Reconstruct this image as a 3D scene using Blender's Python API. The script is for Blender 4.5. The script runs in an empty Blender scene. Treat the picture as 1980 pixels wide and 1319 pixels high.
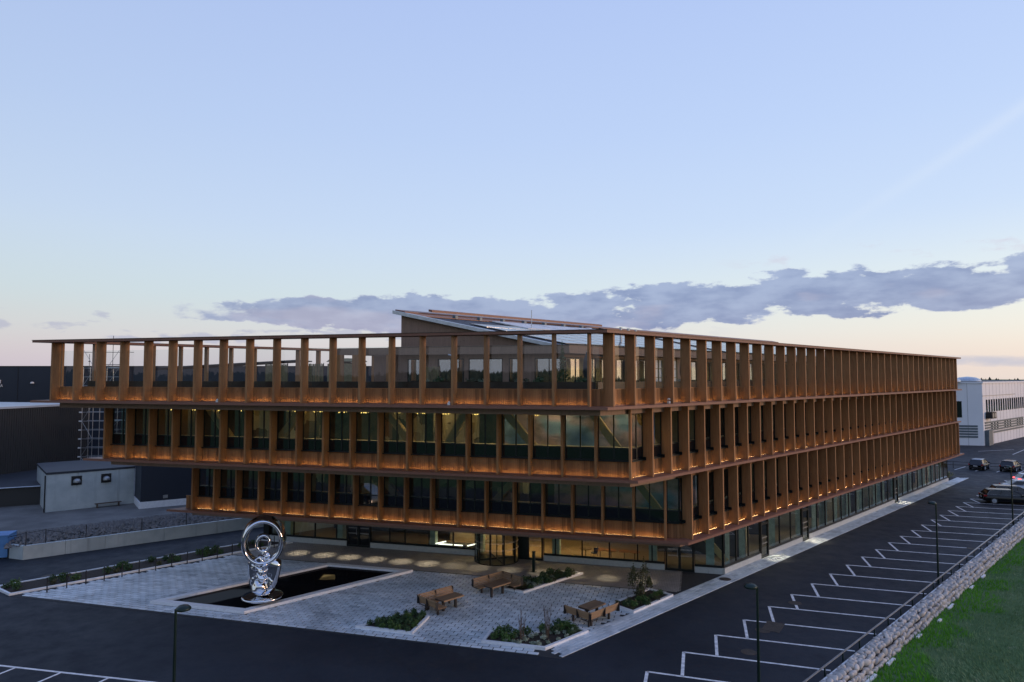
import bpy, bmesh, math, random
import numpy as np
from mathutils import Vector, Matrix, Euler
S = bpy.context.scene
COL = S.collection
R = math.radians
rnd = random.Random(7)

# ------------------------------------------------------------------ camera, sky, sun, exposure
cam_d = bpy.data.cameras.new('camera'); cam = bpy.data.objects.new('camera', cam_d); COL.objects.link(cam)
cam_d.sensor_width = 36; cam_d.lens = 36*1296/1980; cam_d.clip_end = 6000; cam_d.clip_start = .3
cam.location = (0, 0, 13.4); cam.rotation_euler = (R(90+3.05), 0, 0)
S.camera = cam

def lin(r, g, b):
    f = lambda c: (c/255/12.92) if c/255 <= .04045 else ((c/255+.055)/1.055)**2.4
    return (f(r), f(g), f(b), 1)

W = bpy.data.worlds.new('World'); S.world = W; W.use_nodes = True
nt = W.node_tree; N = nt.nodes; N.clear()
class X:                                    # tiny expression helper for shader node maths
    nt = None
    def __init__(s, sock): s.s = sock
    @staticmethod
    def op(o, *a):
        n = X.nt.nodes.new('ShaderNodeMath'); n.operation = o
        for i, v in enumerate(a):
            if isinstance(v, X): X.nt.links.new(v.s, n.inputs[i])
            else: n.inputs[i].default_value = v
        return X(n.outputs[0])
    def __add__(s, o): return X.op('ADD', s, o)
    def __sub__(s, o): return X.op('SUBTRACT', s, o)
    def __rsub__(s, o): return X.op('SUBTRACT', o, s)
    def __mul__(s, o): return X.op('MULTIPLY', s, o)
    def __truediv__(s, o): return X.op('DIVIDE', s, o)
    __radd__ = __add__; __rmul__ = __mul__
def sstep(x, a, b):
    n = X.nt.nodes.new('ShaderNodeMapRange'); n.interpolation_type = 'SMOOTHSTEP'
    X.nt.links.new(x.s, n.inputs[0]); n.inputs[1].default_value = a; n.inputs[2].default_value = b
    n.inputs[3].default_value = 0; n.inputs[4].default_value = 1
    return X(n.outputs[0])
def mixc(f, a, b):
    n = X.nt.nodes.new('ShaderNodeMix'); n.data_type = 'RGBA'
    for i, v in ((0, f), (6, a), (7, b)):
        if isinstance(v, X): X.nt.links.new(v.s, n.inputs[i])
        else: n.inputs[i].default_value = v
    return X(n.outputs[2])
def vec(x, y, z):
    n = X.nt.nodes.new('ShaderNodeCombineXYZ')
    for i, v in enumerate((x, y, z)):
        if isinstance(v, X): X.nt.links.new(v.s, n.inputs[i])
        else: n.inputs[i].default_value = v
    return X(n.outputs[0])
def noise(v, scale, detail=4, rough=.5, out=0):
    n = X.nt.nodes.new('ShaderNodeTexNoise'); X.nt.links.new(v.s, n.inputs['Vector'])
    n.inputs['Scale'].default_value = scale; n.inputs['Detail'].default_value = detail
    n.inputs['Roughness'].default_value = rough
    return X(n.outputs[out])
def ramp(x, stops):
    n = X.nt.nodes.new('ShaderNodeValToRGB'); X.nt.links.new(x.s, n.inputs[0])
    e = n.color_ramp.elements
    while len(e) > 1: e.remove(e[-1])
    e[0].position = stops[0][0]; e[0].color = stops[0][1]
    for p, c in stops[1:]: k = e.new(p); k.color = c
    return X(n.outputs[0])

X.nt = nt
tc = N.new('ShaderNodeTexCoord'); sp = N.new('ShaderNodeSeparateXYZ')
nt.links.new(tc.outputs['Generated'], sp.inputs[0])
dx, dy, dz = X(sp.outputs[0]), X(sp.outputs[1]), X(sp.outputs[2])
az = X.op('ARCTAN2', dx, dy)*57.2958
el = X.op('ARCSINE', X.op('MINIMUM', X.op('MAXIMUM', dz, -1.0), 1.0))*57.2958
warm = X.op('POWER', (X.op('COSINE', (az-95.0)*.0174533)+1.0)*.5, 2.0)
low = mixc(warm, lin(208, 200, 212), lin(242, 226, 204))
mid = mixc(warm, lin(196, 214, 226), lin(232, 236, 232))
low2 = mixc(warm, lin(206, 209, 217), lin(240, 234, 220))
up = ramp(el/90.0, [(0, lin(197, 217, 238)), (.12, lin(193, 212, 240)), (.22, lin(181, 202, 240)), (.34, lin(171, 192, 237)), (.6, lin(146, 171, 229)), (1, lin(130, 158, 222))])
sky = mixc(sstep(el, .3, 4.0), low, low2)
sky = mixc(sstep(el, 2.0, 7.0), sky, mid)
sky = mixc(sstep(el, 4.5, 13.0), sky, up)
# contrail
cd = (el - (18.0 + (az-38.0)*.55))
tr = X.op('EXPONENT', (cd*cd)*(-3.5))*sstep(az, 20, 42)*sstep(az*-1.0, -80, -60)
sky = mixc(tr*.22, sky, lin(226, 232, 240))
# cloud bank
P = vec(az*.25, el*.62, 0.0)
f1 = noise(P, 1.0, 9, .58); f2 = noise(vec(az*.11+7.3, el*.35, 2.0), 1.0, 4, .5); f3 = noise(vec(az*.30+3.1, el*.9, 5.0), 1.0, 7, .55)
cen = 4.95 + sstep(az, 4, 24)*1.05
half = .55 + sstep(az, -31, -8)*1.25 - sstep(az, 24, 40)*.1 - sstep(az, 50, 85)*1.6
d = (el-cen)/half
dpos = X.op('MAXIMUM', d, 0.0)*.80; dneg = X.op('MAXIMUM', d*-1.0, 0.0)*1.12
m = 1.0 - dpos*dpos - dneg*dneg*1.2
inb = sstep(az + (f1-.5)*22.0, -27, -23)*(1.0-sstep(az, 70, 95))
dens = sstep(m*.85 + (f1-.5)*3.6 + (f2-.5)*.7 + .10, .12, .46)*inb*sstep(m, -2.6, -1.2)
# loose scraps under and beside the bank
e2 = (el-3.4)/1.2
s2 = sstep(f3 + (1.0-e2*e2)*.10, .60, .70)*(1.0-sstep(az, 8, 20))*sstep(az, -60, -38)*sstep(el, .8, 2.2)*.8
e3 = (el-9.2)/1.0
s3 = sstep(f1*.6+f3*.4 + (1.0-e3*e3)*.12, .63, .74)*sstep(az, 16, 24)*.55*(1.0-sstep(az, 60, 90))
e4 = (el-1.1)/.5
s4 = sstep(f3*.5+.3 + (1.0-e4*e4)*.22, .58, .80)*sstep(az, 28, 33)*.75
shade = sstep(f3*.55 + f2*.5 + d*-.06, .40, .66)
pinkz = sstep(f2 + (1.0-sstep(az, 4, 14))*.16 - sstep(d, -.2, .9)*.25, .50, .66)
ccol = mixc(shade, lin(148, 166, 205), lin(112, 133, 182))
ccol = mixc(pinkz*.35, ccol, lin(198, 192, 212))
ccol = mixc((1.0-dens)*.6, ccol, lin(200, 205, 226))
sky = mixc(s2*.9, sky, lin(168, 178, 208))
sky = mixc(s3, sky, lin(196, 190, 212))
sky = mixc(s4, sky, lin(176, 186, 208))
sky = mixc(dens*.97, sky, ccol)
ns = N.new('ShaderNodeTexSky'); ns.sky_type = 'NISHITA'; ns.sun_disc = False
ns.sun_elevation = R(3); ns.sun_rotation = R(98); ns.air_density = 1.2; ns.dust_density = 1.5
hz = mixc(sstep(el, -1.5, 0.0), lin(70, 74, 84), sky)
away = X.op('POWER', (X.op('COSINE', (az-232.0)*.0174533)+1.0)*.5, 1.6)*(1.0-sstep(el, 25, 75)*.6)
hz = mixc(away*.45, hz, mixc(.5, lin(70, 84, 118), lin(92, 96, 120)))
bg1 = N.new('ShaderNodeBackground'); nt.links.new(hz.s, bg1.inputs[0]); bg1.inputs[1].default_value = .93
bg2 = N.new('ShaderNodeBackground'); nt.links.new(ns.outputs[0], bg2.inputs[0]); bg2.inputs[1].default_value = .05
ad = N.new('ShaderNodeAddShader'); nt.links.new(bg1.outputs[0], ad.inputs[0]); nt.links.new(bg2.outputs[0], ad.inputs[1])
wo = N.new('ShaderNodeOutputWorld'); nt.links.new(ad.outputs[0], wo.inputs[0])

sun_d = bpy.data.lights.new('sun', 'SUN'); sun = bpy.data.objects.new('sun', sun_d); COL.objects.link(sun)
sun_d.energy = 1.2; sun_d.angle = R(14); sun_d.color = (1, .66, .46)
sd = Vector((math.sin(R(98))*math.cos(R(5)), math.cos(R(98))*math.cos(R(5)), math.sin(R(5))))
sun.rotation_euler = sd.to_track_quat('Z', 'Y').to_euler()
sun.location = (60, -20, 40)
vs = S.view_settings; vs.view_transform = 'Standard'; vs.look = 'None'; vs.exposure = .15; vs.gamma = 1; vs.use_curve_mapping = False
S.render.engine = 'CYCLES'; S.render.filter_size = 1.05
cy = S.cycles; cy.use_denoising = True; cy.max_bounces = 10; cy.transparent_max_bounces = 24; cy.glossy_bounces = 5
cy.diffuse_bounces = 3; cy.sample_clamp_indirect = 3; cy.caustics_reflective = False; cy.caustics_refractive = False
cy.use_adaptive_sampling = True; cy.adaptive_threshold = .015

# ------------------------------------------------------------------ materials
def base(name):
    m = bpy.data.materials.new(name); m.use_nodes = True
    X.nt = m.node_tree; b = m.node_tree.nodes['Principled BSDF']
    return m, b
def coords(kind='Object'):
    n = X.nt.nodes.new('ShaderNodeTexCoord'); return X(n.outputs[kind])
def wcoords():
    n = X.nt.nodes.new('ShaderNodeNewGeometry'); return X(n.outputs['Position'])
def island():
    n = X.nt.nodes.new('ShaderNodeNewGeometry'); return X(n.outputs['Random Per Island'])
def orand():
    n = X.nt.nodes.new('ShaderNodeObjectInfo'); return X(n.outputs['Random'])
def scalev(v, s):
    n = X.nt.nodes.new('ShaderNodeMapping'); X.nt.links.new(v.s, n.inputs[0]); n.inputs['Scale'].default_value = s
    return X(n.outputs[0])
def bump(b, h, strength=.3, dist=.02):
    n = X.nt.nodes.new('ShaderNodeBump'); n.inputs['Strength'].default_value = strength; n.inputs['Distance'].default_value = dist
    X.nt.links.new(h.s, n.inputs['Height']); X.nt.links.new(n.outputs[0], b.inputs['Normal'])
def setc(b, c): X.nt.links.new(c.s, b.inputs['Base Color'])
def simple(name, c, rough=.6, metal=0, vary=.25, scale=3, bmp=0, spec=.5, c2=None, world=True, isl=0, bscale=40):
    m, b = base(name)
    p = wcoords() if world else coords()
    c2 = c2 or tuple(x*(1-vary) for x in c[:3])+(1,)
    f = noise(p, scale, 6, .6)
    f = sstep(f, .3, .7)
    if isl: f = f*(1-isl) + island()*isl*.5 + orand()*isl*.5
    setc(b, mixc(f, c, c2))
    b.inputs['Roughness'].default_value = rough; b.inputs['Metallic'].default_value = metal
    b.inputs['Specular IOR Level'].default_value = spec
    if bmp: bump(b, noise(p, bscale, 5, .6), bmp)
    return m
def C(r, g, b): return (r, g, b, 1)

def wood(name, c1, c2, rough=.6, vert=True, s=1.0, vary=.5, isl=0):
    m, b = base(name)
    n = X.nt.nodes.new('ShaderNodeVectorMath'); n.operation = 'ADD'
    p = coords(); X.nt.links.new(p.s, n.inputs[0])
    o = orand(); X.nt.links.new(vec(o*37.0, o*11.0, o*53.0).s, n.inputs[1])
    p = X(n.outputs[0])
    q = scalev(p, (14*s, 14*s, .9*s) if vert else (.9*s, 14*s, 14*s))
    g = noise(q, 1.0, 6, .65)
    k = noise(scalev(p, (5, 5, 1.8) if vert else (1.8, 5, 5)), 1.0, 3, .5)
    f = sstep(g, .25, .75)*.6 + sstep(k, .35, .75)*.25 + (o-.5)*vary
    col = mixc(f, c1, c2)
    kn = sstep(noise(scalev(p, (9, 9, 5) if vert else (5, 9, 9)), 1.0, 2, .4), .70, .78)
    col = mixc(kn*.6, col, tuple(x*.35 for x in c2[:3])+(1,))
    if isl: col = mixc(island()*isl, col, tuple(x*.45 for x in c2[:3])+(1,))
    setc(b, col); b.inputs['Roughness'].default_value = rough; b.inputs['Specular IOR Level'].default_value = .3
    bump(b, g, .25, .004)
    return m
M = {}
M['fin'] = wood('larch_fin', C(.40, .200, .086), C(.235, .112, .048), .62, vary=.55)
M['board'] = wood('larch_board', C(.44, .220, .095), C(.27, .128, .056), .6, vary=.35, isl=.75)
M['ledge'] = wood('stained_ledge', C(.26, .125, .085), C(.18, .085, .062), .45, vert=False, vary=.2)
M['brown'] = wood('brown_cladding', C(.30, .20, .15), C(.20, .135, .10), .6, vary=.2)
M['dkbrown'] = simple('dark_brown_metal', C(.055, .036, .030), .35, .2, bmp=0, spec=.5)
M['frame'] = simple('black_green_frame', C(.010, .016, .016), .4, .3)
M['dkglass'] = simple('dark_spandrel_glass', C(.006, .009, .013), .06, 0, spec=.7)
M['led'] = None
def glass(name, tint, boost=1.7, wave=.0, rough=.0, add=.0):
    m = bpy.data.materials.new(name); m.use_nodes = True; X.nt = m.node_tree; n = m.node_tree.nodes; n.clear()
    t = n.new('ShaderNodeBsdfTransparent'); t.inputs[0].default_value = tint
    g = n.new('ShaderNodeBsdfGlossy'); g.inputs['Roughness'].default_value = rough; g.inputs[0].default_value = (1, 1, 1, 1)
    fr = n.new('ShaderNodeLayerWeight'); fr.inputs[0].default_value = .5       # facing = 1-|cos|: the same from both sides of the thin pane
    f = X.op('MINIMUM', (X.op('POWER', X(fr.outputs['Facing']), 5.0)*.96+.04)*boost + add, 1.0)
    if wave:
        bm = n.new('ShaderNodeBump'); bm.inputs['Strength'].default_value = 1; bm.inputs['Distance'].default_value = wave
        X.nt.links.new(noise(scalev(wcoords(), (.9, .9, .45)), 1.0, 1, .4).s, bm.inputs['Height'])
        X.nt.links.new(bm.outputs[0], g.inputs['Normal'])
    mx = n.new('ShaderNodeMixShader'); X.nt.links.new(f.s, mx.inputs[0])
    X.nt.links.new(t.outputs[0], mx.inputs[1]); X.nt.links.new(g.outputs[0], mx.inputs[2])
    o = n.new('ShaderNodeOutputMaterial'); X.nt.links.new(mx.outputs[0], o.inputs[0])
    return m
M['glass'] = glass('window_glass', (.74, .80, .80, 1), 1.4, .010, 0, .02)
M['glass_side'] = glass('facade_side_glass', (.80, .84, .82, 1), .6, .004)
M['shopglass'] = glass('ground_floor_glass', (.88, .93, .91, 1), 1.1, .006)
M['phglass'] = glass('terrace_window_glass', (.72, .84, .90, 1), 3.0, .002, 0, .20)
M['screen'] = glass('terrace_screen_glass', (.93, .965, .965, 1), .75, .004)
def emit(name, c, s):
    m = bpy.data.materials.new(name); m.use_nodes = True; n = m.node_tree.nodes; n.clear()
    e = n.new('ShaderNodeEmission'); e.inputs[0].default_value = c; e.inputs[1].default_value = s
    o = n.new('ShaderNodeOutputMaterial'); m.node_tree.links.new(e.outputs[0], o.inputs[0]); return m
M['led'] = emit('warm_led', (1, .60, .22, 1), 15.0)
M['lampglow'] = emit('lamp_glow', (1, .78, .5, 1), 2.2)
M['pendant'] = emit('golden_pendant', (1, .62, .16, 1), 3.2)
M['whiteglow'] = emit('cool_glow', (1, .95, .8, 1), 2.4)
M['tail'] = simple('tail_lamp', C(.35, .01, .012), .2, vary=.1)
M['taillit'] = emit('tail_lamp_lit', (1, .10, .10, 1), 3.0)

m, b = base('reflection_mural'); p = coords()  # blue and pink of the window reflections, painted onto an inner wall
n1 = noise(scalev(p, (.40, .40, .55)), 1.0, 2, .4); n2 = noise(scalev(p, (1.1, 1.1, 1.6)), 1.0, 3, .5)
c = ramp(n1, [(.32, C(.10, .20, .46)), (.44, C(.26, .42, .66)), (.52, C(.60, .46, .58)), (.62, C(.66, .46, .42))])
c = mixc(sstep(n2, .40, .75)*.6, c, C(.04, .08, .12)); setc(b, c); M['reflection_mural'] = m
m, b = base('shelf_wall'); p = coords()
vo = X.nt.nodes.new('ShaderNodeTexVoronoi'); vo.distance = 'CHEBYCHEV'; vo.inputs['Scale'].default_value = 1.3; vo.inputs['Randomness'].default_value = .75
X.nt.links.new(scalev(p, (1, 1, .8)).s, vo.inputs['Vector']); sx = X.nt.nodes.new('ShaderNodeSeparateColor'); X.nt.links.new(vo.outputs['Color'], sx.inputs[0])
c = ramp(X(sx.outputs[0]), [(0, C(.05, .05, .045)), (.35, C(.16, .12, .08)), (.6, C(.48, .40, .26)), (.85, C(.62, .54, .38)), (1, C(.20, .10, .07))]); setc(b, c); M['shelfwall'] = m
# asphalt with patches, cracks and tar joints
m, b = base('asphalt'); p = wcoords()
big = noise(p, .09, 5, .6); mid_ = noise(p, .8, 6, .65); fine = noise(p, 55, 3, .6)
c = mixc(sstep(big, .3, .7), C(.0085, .013, .021), C(.020, .027, .039))
c = mixc(sstep(mid_, .55, .8)*.5, c, C(.010, .012, .017))
vo = X.nt.nodes.new('ShaderNodeTexVoronoi'); vo.feature = 'DISTANCE_TO_EDGE'; vo.inputs['Scale'].default_value = .035
nn = X.nt.nodes.new('ShaderNodeVectorMath'); nn.operation = 'ADD'; X.nt.links.new(p.s, nn.inputs[0]); X.nt.links.new(noise(p, .25, 4, .6, 1).s, nn.inputs[1])
X.nt.links.new(nn.outputs[0], vo.inputs['Vector'])
crack = 1.0-sstep(X(vo.outputs['Distance']), .0005, .0018)
c = mixc(crack*.55, c, C(.010, .011, .014))
wear = noise(scalev(p, (.5, .5, .5)), 1.0, 2, .5); c = mixc(sstep(noise(p, .28, 8, .75), .56, .66)*.45, c, C(.030, .037, .048))
c = mixc(sstep(noise(p, 2.6, 3, .5), .74, .80)*.6, c, C(.006, .007, .009))
setc(b, c); b.inputs['Specular IOR Level'].default_value = .35
X.nt.links.new((sstep(mid_, .3, .8)*.25+.62).s, b.inputs['Roughness'])
bump(b, fine, .35, .01); M['asphalt'] = m

m, b = base('grass_ground'); p = wcoords()
g1 = noise(p, .22, 5, .6); g2 = noise(p, 2.2, 6, .7)
c = mixc(sstep(g1, .38, .62), C(.075, .14, .055), C(.11, .17, .075)); c = mixc(sstep(g2, .5, .8)*.5, c, C(.04, .07, .03))
setc(b, c); b.inputs['Roughness'].default_value = .95; b.inputs['Specular IOR Level'].default_value = .1; bump(b, g2, .5, .08); M['turf'] = m
m, b = base('grass_blades')
p = wcoords(); n_ = X.nt.nodes.new('ShaderNodeAttribute'); n_.attribute_name = 'lush'; lush = X(n_.outputs['Fac'])
g1 = noise(p, .30, 4, .6); g2 = noise(p, 1.4, 4, .6)
c = mixc(sstep(g1, .35, .65), C(.14, .23, .10), C(.20, .29, .14)); c = mixc(sstep(g2, .55, .72)*.8, c, C(.38, .42, .28))
c = mixc(lush, c, C(.10, .30, .018)); c = mixc(island()*.4, c, C(.03, .07, .02))
setc(b, c); b.inputs['Roughness'].default_value = .8; b.inputs['Specular IOR Level'].default_value = .15; M['blades'] = m

m, b = base('granite_paver'); p = wcoords()
r_ = island()*.5+orand()*.5
rr = X.op('FRACT', (island()*7.13+orand()*3.71))
c = ramp(rr, [(0, C(.40, .46, .51)), (.12, C(.56, .63, .69)), (.6, C(.66, .73, .79)), (.9, C(.78, .84, .89)), (1, C(.52, .58, .64))])
c = mixc(sstep(noise(p, .35, 5, .6), .45, .70)*.5, c, C(.19, .215, .24))
c = mixc(noise(p, 30, 3, .6)*.3, c, C(.24, .27, .29))
setc(b, c); b.inputs['Roughness'].default_value = .48; bump(b, noise(p, 45, 4, .6), .3, .004); M['paver'] = m
M['sett'] = simple('brownish_setts', C(.36, .335, .315), .6, scale=1.2, c2=C(.21, .20, .195), isl=.6, bmp=.3)
M['joint'] = simple('joint_sand', C(.028, .032, .038), .9, bmp=.3)
M['kerb'] = simple('light_granite_kerb', C(.82, .84, .86), .55, scale=6, c2=C(.66, .68, .71), isl=.3, bmp=.3)
M['plinth'] = simple('grey_stone_plinth', C(.52, .56, .56), .5, scale=5, c2=C(.40, .44, .45), isl=.5)
M['soil'] = simple('dark_soil', C(.022, .016, .012), .95, scale=8, c2=C(.045, .032, .024), bmp=.6)
M['paint'] = simple('road_paint', C(.90, .90, .90), .6, scale=3.5, c2=C(.52, .53, .55), bmp=.2)
M['stone'] = simple('fieldstone', C(.80, .73, .65), .8, scale=2.5, c2=C(.30, .30, .31), isl=.75, bmp=.5, bscale=14)
M['rock'] = simple('crushed_rock', C(.26, .25, .245), .9, scale=2.5, c2=C(.10, .10, .105), isl=.8)
M['gravel'] = simple('gravel', C(.17, .17, .165), .95, scale=.4, c2=C(.10, .10, .10), bmp=.9, bscale=9)
m, b = base('concrete'); p = wcoords()
st = noise(scalev(p, (2.2, 2.2, .12)), 1.0, 6, .6); cl = noise(p, .6, 5, .6)
c = mixc(sstep(cl, .3, .7), C(.50, .55, .55), C(.38, .43, .44)); c = mixc(sstep(st, .55, .75)*.55, c, C(.17, .185, .18))
setc(b, c); b.inputs['Roughness'].default_value = .8; bump(b, noise(p, 9, 5, .6), .2, .01); M['concrete'] = m
M['blackclad'] = simple('black_cladding', C(.020, .023, .028), .5, .1, scale=.15, c2=C(.030, .030, .031))
M['navyclad'] = simple('navy_cladding', C(.022, .030, .046), .5, .2, scale=.1, c2=C(.016, .022, .036))
M['blackroof'] = simple('black_roof_felt', C(.030, .036, .048), .6, scale=.5)
M['palroof'] = simple('pale_metal_roof', C(.50, .53, .58), .35, .3, scale=.3)
M['whiteclad'] = simple('white_metal_cladding', C(.84, .85, .88), .5, 0, scale=.12, c2=C(.76, .78, .82))
M['louver'] = simple('grey_louvre', C(.13, .17, .20), .5, .3)
M['steel'] = simple('galvanised_steel', C(.38, .40, .42), .4, .7)
M['polegreen'] = simple('dark_green_pole', C(.012, .030, .026), .35, .4)
m, b = base('chrome'); b.inputs['Base Color'].default_value = C(.74, .75, .78); b.inputs['Metallic'].default_value = 1; b.inputs['Roughness'].default_value = .025; M['chrome'] = m
m = bpy.data.materials.new('pool_water'); m.use_nodes = True; X.nt = m.node_tree; n = m.node_tree.nodes; n.clear()
t_ = n.new('ShaderNodeBsdfDiffuse'); t_.inputs[0].default_value = C(.008, .008, .010); g_ = n.new('ShaderNodeBsdfGlossy'); g_.inputs['Roughness'].default_value = .03
mx_ = n.new('ShaderNodeMixShader'); mx_.inputs[0].default_value = .045; o_ = n.new('ShaderNodeOutputMaterial')
X.nt.links.new(t_.outputs[0], mx_.inputs[1]); X.nt.links.new(g_.outputs[0], mx_.inputs[2]); X.nt.links.new(mx_.outputs[0], o_.inputs[0]); M['water'] = m
M['bench'] = wood('bench_timber', C(.36, .235, .135), C(.22, .14, .08), .6, vert=False, vary=.3)
M['tabletop'] = wood('table_timber', C(.22, .15, .10), C(.14, .095, .065), .5, vert=False, vary=.2)
M['bark'] = simple('bark', C(.12, .085, .06), .9, scale=8)
M['leaf'] = simple('green_leaves', C(.045, .10, .028), .6, scale=6, c2=C(.018, .045, .014), isl=.7)
M['leaf2'] = simple('bright_leaves', C(.075, .15, .03), .6, scale=6, c2=C(.03, .07, .018), isl=.7)
M['leafpale'] = simple('pale_variegated_leaves', C(.46, .52, .42), .6, scale=6, c2=C(.06, .11, .05), isl=.7)
M['leafolive'] = simple('olive_leaves', C(.085, .085, .030), .6, scale=6, c2=C(.035, .045, .018), isl=.8)
M['dark'] = simple('near_black', C(.012, .012, .014), .6)
M['floorwood'] = wood('interior_floor', C(.24, .17, .10), C(.17, .12, .07), .35, vert=False)
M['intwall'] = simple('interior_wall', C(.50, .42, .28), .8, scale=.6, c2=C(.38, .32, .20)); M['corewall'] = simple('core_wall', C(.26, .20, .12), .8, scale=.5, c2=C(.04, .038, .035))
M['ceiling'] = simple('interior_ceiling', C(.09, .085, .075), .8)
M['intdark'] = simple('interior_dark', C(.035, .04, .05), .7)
M['glulam'] = wood('glulam', C(.55, .40, .20), C(.42, .30, .15), .5, vary=.1)
M['palegreen'] = simple('pale_green_column', C(.40, .52, .46), .7)
M['curtain'] = simple('pale_green_curtain', C(.36, .46, .42), .9, scale=3, c2=C(.24, .32, .30))
M['blue'] = simple('blue_container', C(.09, .24, .50), .5, scale=.8, c2=C(.07, .18, .40))
M['reed'] = simple('reed_screen', C(.36, .30, .15), .8, scale=9, c2=C(.14, .12, .07), isl=.6)
M['panel'] = simple('solar_panel', C(.020, .040, .075), .10, .0, spec=1.0, c2=C(.025, .06, .10), isl=.4)
M['alu'] = simple('pale_aluminium', C(.55, .60, .66), .3, .6)
M['orange'] = simple('orange_board', C(.38, .15, .06), .5)
M['whitepaint'] = simple('white_paint', C(.75, .75, .74), .5)
M['rubber'] = simple('rubber', C(.02, .02, .021), .8)
M['manhole'] = simple('cast_iron', C(.085, .070, .060), .7, .3, c2=C(.05, .045, .04), bmp=.5)
M['forest'] = simple('forest_foliage', C(.020, .034, .022), .9, scale=.05, c2=C(.042, .050, .030), isl=.6)
M['navy'] = simple('navy_fabric', C(.03, .05, .10), .8)
def paintcar(n, c): return simple(n, c, .18, .35, vary=.05, spec=.7)
M['carblack'] = paintcar('black_car_paint', C(.012, .013, .016)); M['carblue'] = paintcar('blue_car_paint', C(.015, .06, .42))
M['carsilver'] = paintcar('silver_car_paint', C(.42, .45, .50)); M['carwhite'] = paintcar('white_car_paint', C(.60, .64, .70)); M['cargrey'] = paintcar('dark_grey_car_paint', C(.03, .028, .032))

# ------------------------------------------------------------------ building blocks
class MB:
    def __init__(s): s.v = []; s.f = []; s.m = []
    def add(s, vs, fs, mi=0):
        n = len(s.v); s.v += [tuple(v) for v in vs]; s.f += [tuple(i+n for i in f) for f in fs]; s.m += [mi]*len(fs); return s
    def box(s, x0, x1, y0, y1, z0, z1, mi=0):
        return s.add([(x0, y0, z0), (x1, y0, z0), (x1, y1, z0), (x0, y1, z0), (x0, y0, z1), (x1, y0, z1), (x1, y1, z1), (x0, y1, z1)],
                     [(0, 3, 2, 1), (4, 5, 6, 7), (0, 1, 5, 4), (1, 2, 6, 5), (2, 3, 7, 6), (3, 0, 4, 7)], mi)
    def prism(s, poly, z0, z1, mi=0):
        n = len(poly)
        a = sum(poly[i][0]*poly[(i+1) % n][1]-poly[(i+1) % n][0]*poly[i][1] for i in range(n))
        if a < 0: poly = poly[::-1]
        return s.add([(p[0], p[1], z0) for p in poly]+[(p[0], p[1], z1) for p in poly],
                     [tuple(range(n))[::-1], tuple(range(n, 2*n))]+[(i, (i+1) % n, n+(i+1) % n, n+i) for i in range(n)], mi)
    def tube(s, a, b, r, n=8, mi=0, r2=None):
        a = Vector(a); b = Vector(b); r2 = r if r2 is None else r2
        q = (b-a).to_track_quat('Z', 'Y'); vs = []
        for c, rr in ((a, r), (b, r2)):
            for i in range(n):
                t = 2*math.pi*i/n; vs.append(c+q @ Vector((rr*math.cos(t), rr*math.sin(t), 0)))
        return s.add(vs, [(i, (i+1) % n, n+(i+1) % n, n+i) for i in range(n)]+[tuple(range(n))[::-1], tuple(range(n, 2*n))], mi)
    def quad(s, a, b, c, d, mi=0): return s.add([a, b, c, d], [(0, 1, 2, 3)], mi)
    def lathe(s, prof, n=24, mi=0, cx=0, cy=0):
        vs = []
        for r, z in prof:
            for i in range(n):
                t = 2*math.pi*i/n; vs.append((cx+r*math.cos(t), cy+r*math.sin(t), z))
        fs = [(j*n+i, j*n+(i+1) % n, (j+1)*n+(i+1) % n, (j+1)*n+i) for j in range(len(prof)-1) for i in range(n)]
        return s.add(vs, fs, mi)
    def mesh(s, name, mats, smooth=False):
        me = bpy.data.meshes.new(name); me.from_pydata(s.v, [], s.f)
        for k in (mats if isinstance(mats, (list, tuple)) else [mats]): me.materials.append(M[k] if isinstance(k, str) else k)
        me.polygons.foreach_set('material_index', s.m)
        if smooth: me.polygons.foreach_set('use_smooth', [True]*len(me.polygons))
        me.update(); return me
MW = {}
I4 = Matrix.Identity(4)
def obj(name, me, parent=None, mw=None, **props):
    o = bpy.data.objects.new(name, me); COL.objects.link(o); mw = mw.copy() if mw is not None else I4.copy()
    if parent is not None:
        o.parent = parent; o.matrix_basis = MW[parent].inverted() @ mw
    else: o.matrix_basis = mw
    MW[o] = mw
    for k, v in props.items(): o[k] = v
    return o
def thing(name, label, cat, loc=(0, 0, 0), rz=0, group=None, me=None):
    mw = Matrix.Translation(loc) @ Matrix.Rotation(rz, 4, 'Z')
    o = obj(name, me, None, mw); o['label'] = label; o['category'] = cat
    if group: o['group'] = group
    return o
def part(name, me, parent, lm=None, **p):      # lm in the parent's local frame
    return obj(name, me, parent, MW[parent] @ (lm if lm is not None else I4), **p)
def T(x, y, z): return Matrix.Translation((x, y, z))
def RZ(a): return Matrix.Rotation(a, 4, 'Z')
def clone(o, loc, rz, label, group=None):
    """Copy a thing and each of its parts; meshes stay shared."""
    mw = T(*loc) @ RZ(rz)
    c = o.copy(); COL.objects.link(c); c.matrix_basis = mw; MW[c] = mw; c['label'] = label
    if group: c['group'] = group
    def kids(a, b):
        for ch in [x for x in KIDS.get(a, [])]:
            d_ = ch.copy(); COL.objects.link(d_); d_.parent = b; d_.matrix_basis = ch.matrix_basis.copy(); MW[d_] = MW[b] @ d_.matrix_basis
            KIDS.setdefault(b, []).append(d_); kids(ch, d_)
    kids(o, c); return c
KIDS = {}
_obj = obj
def obj(name, me, parent=None, mw=None, **props):
    o = _obj(name, me, parent, mw, **props)
    if parent is not None: KIDS.setdefault(parent, []).append(o)
    return o
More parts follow.
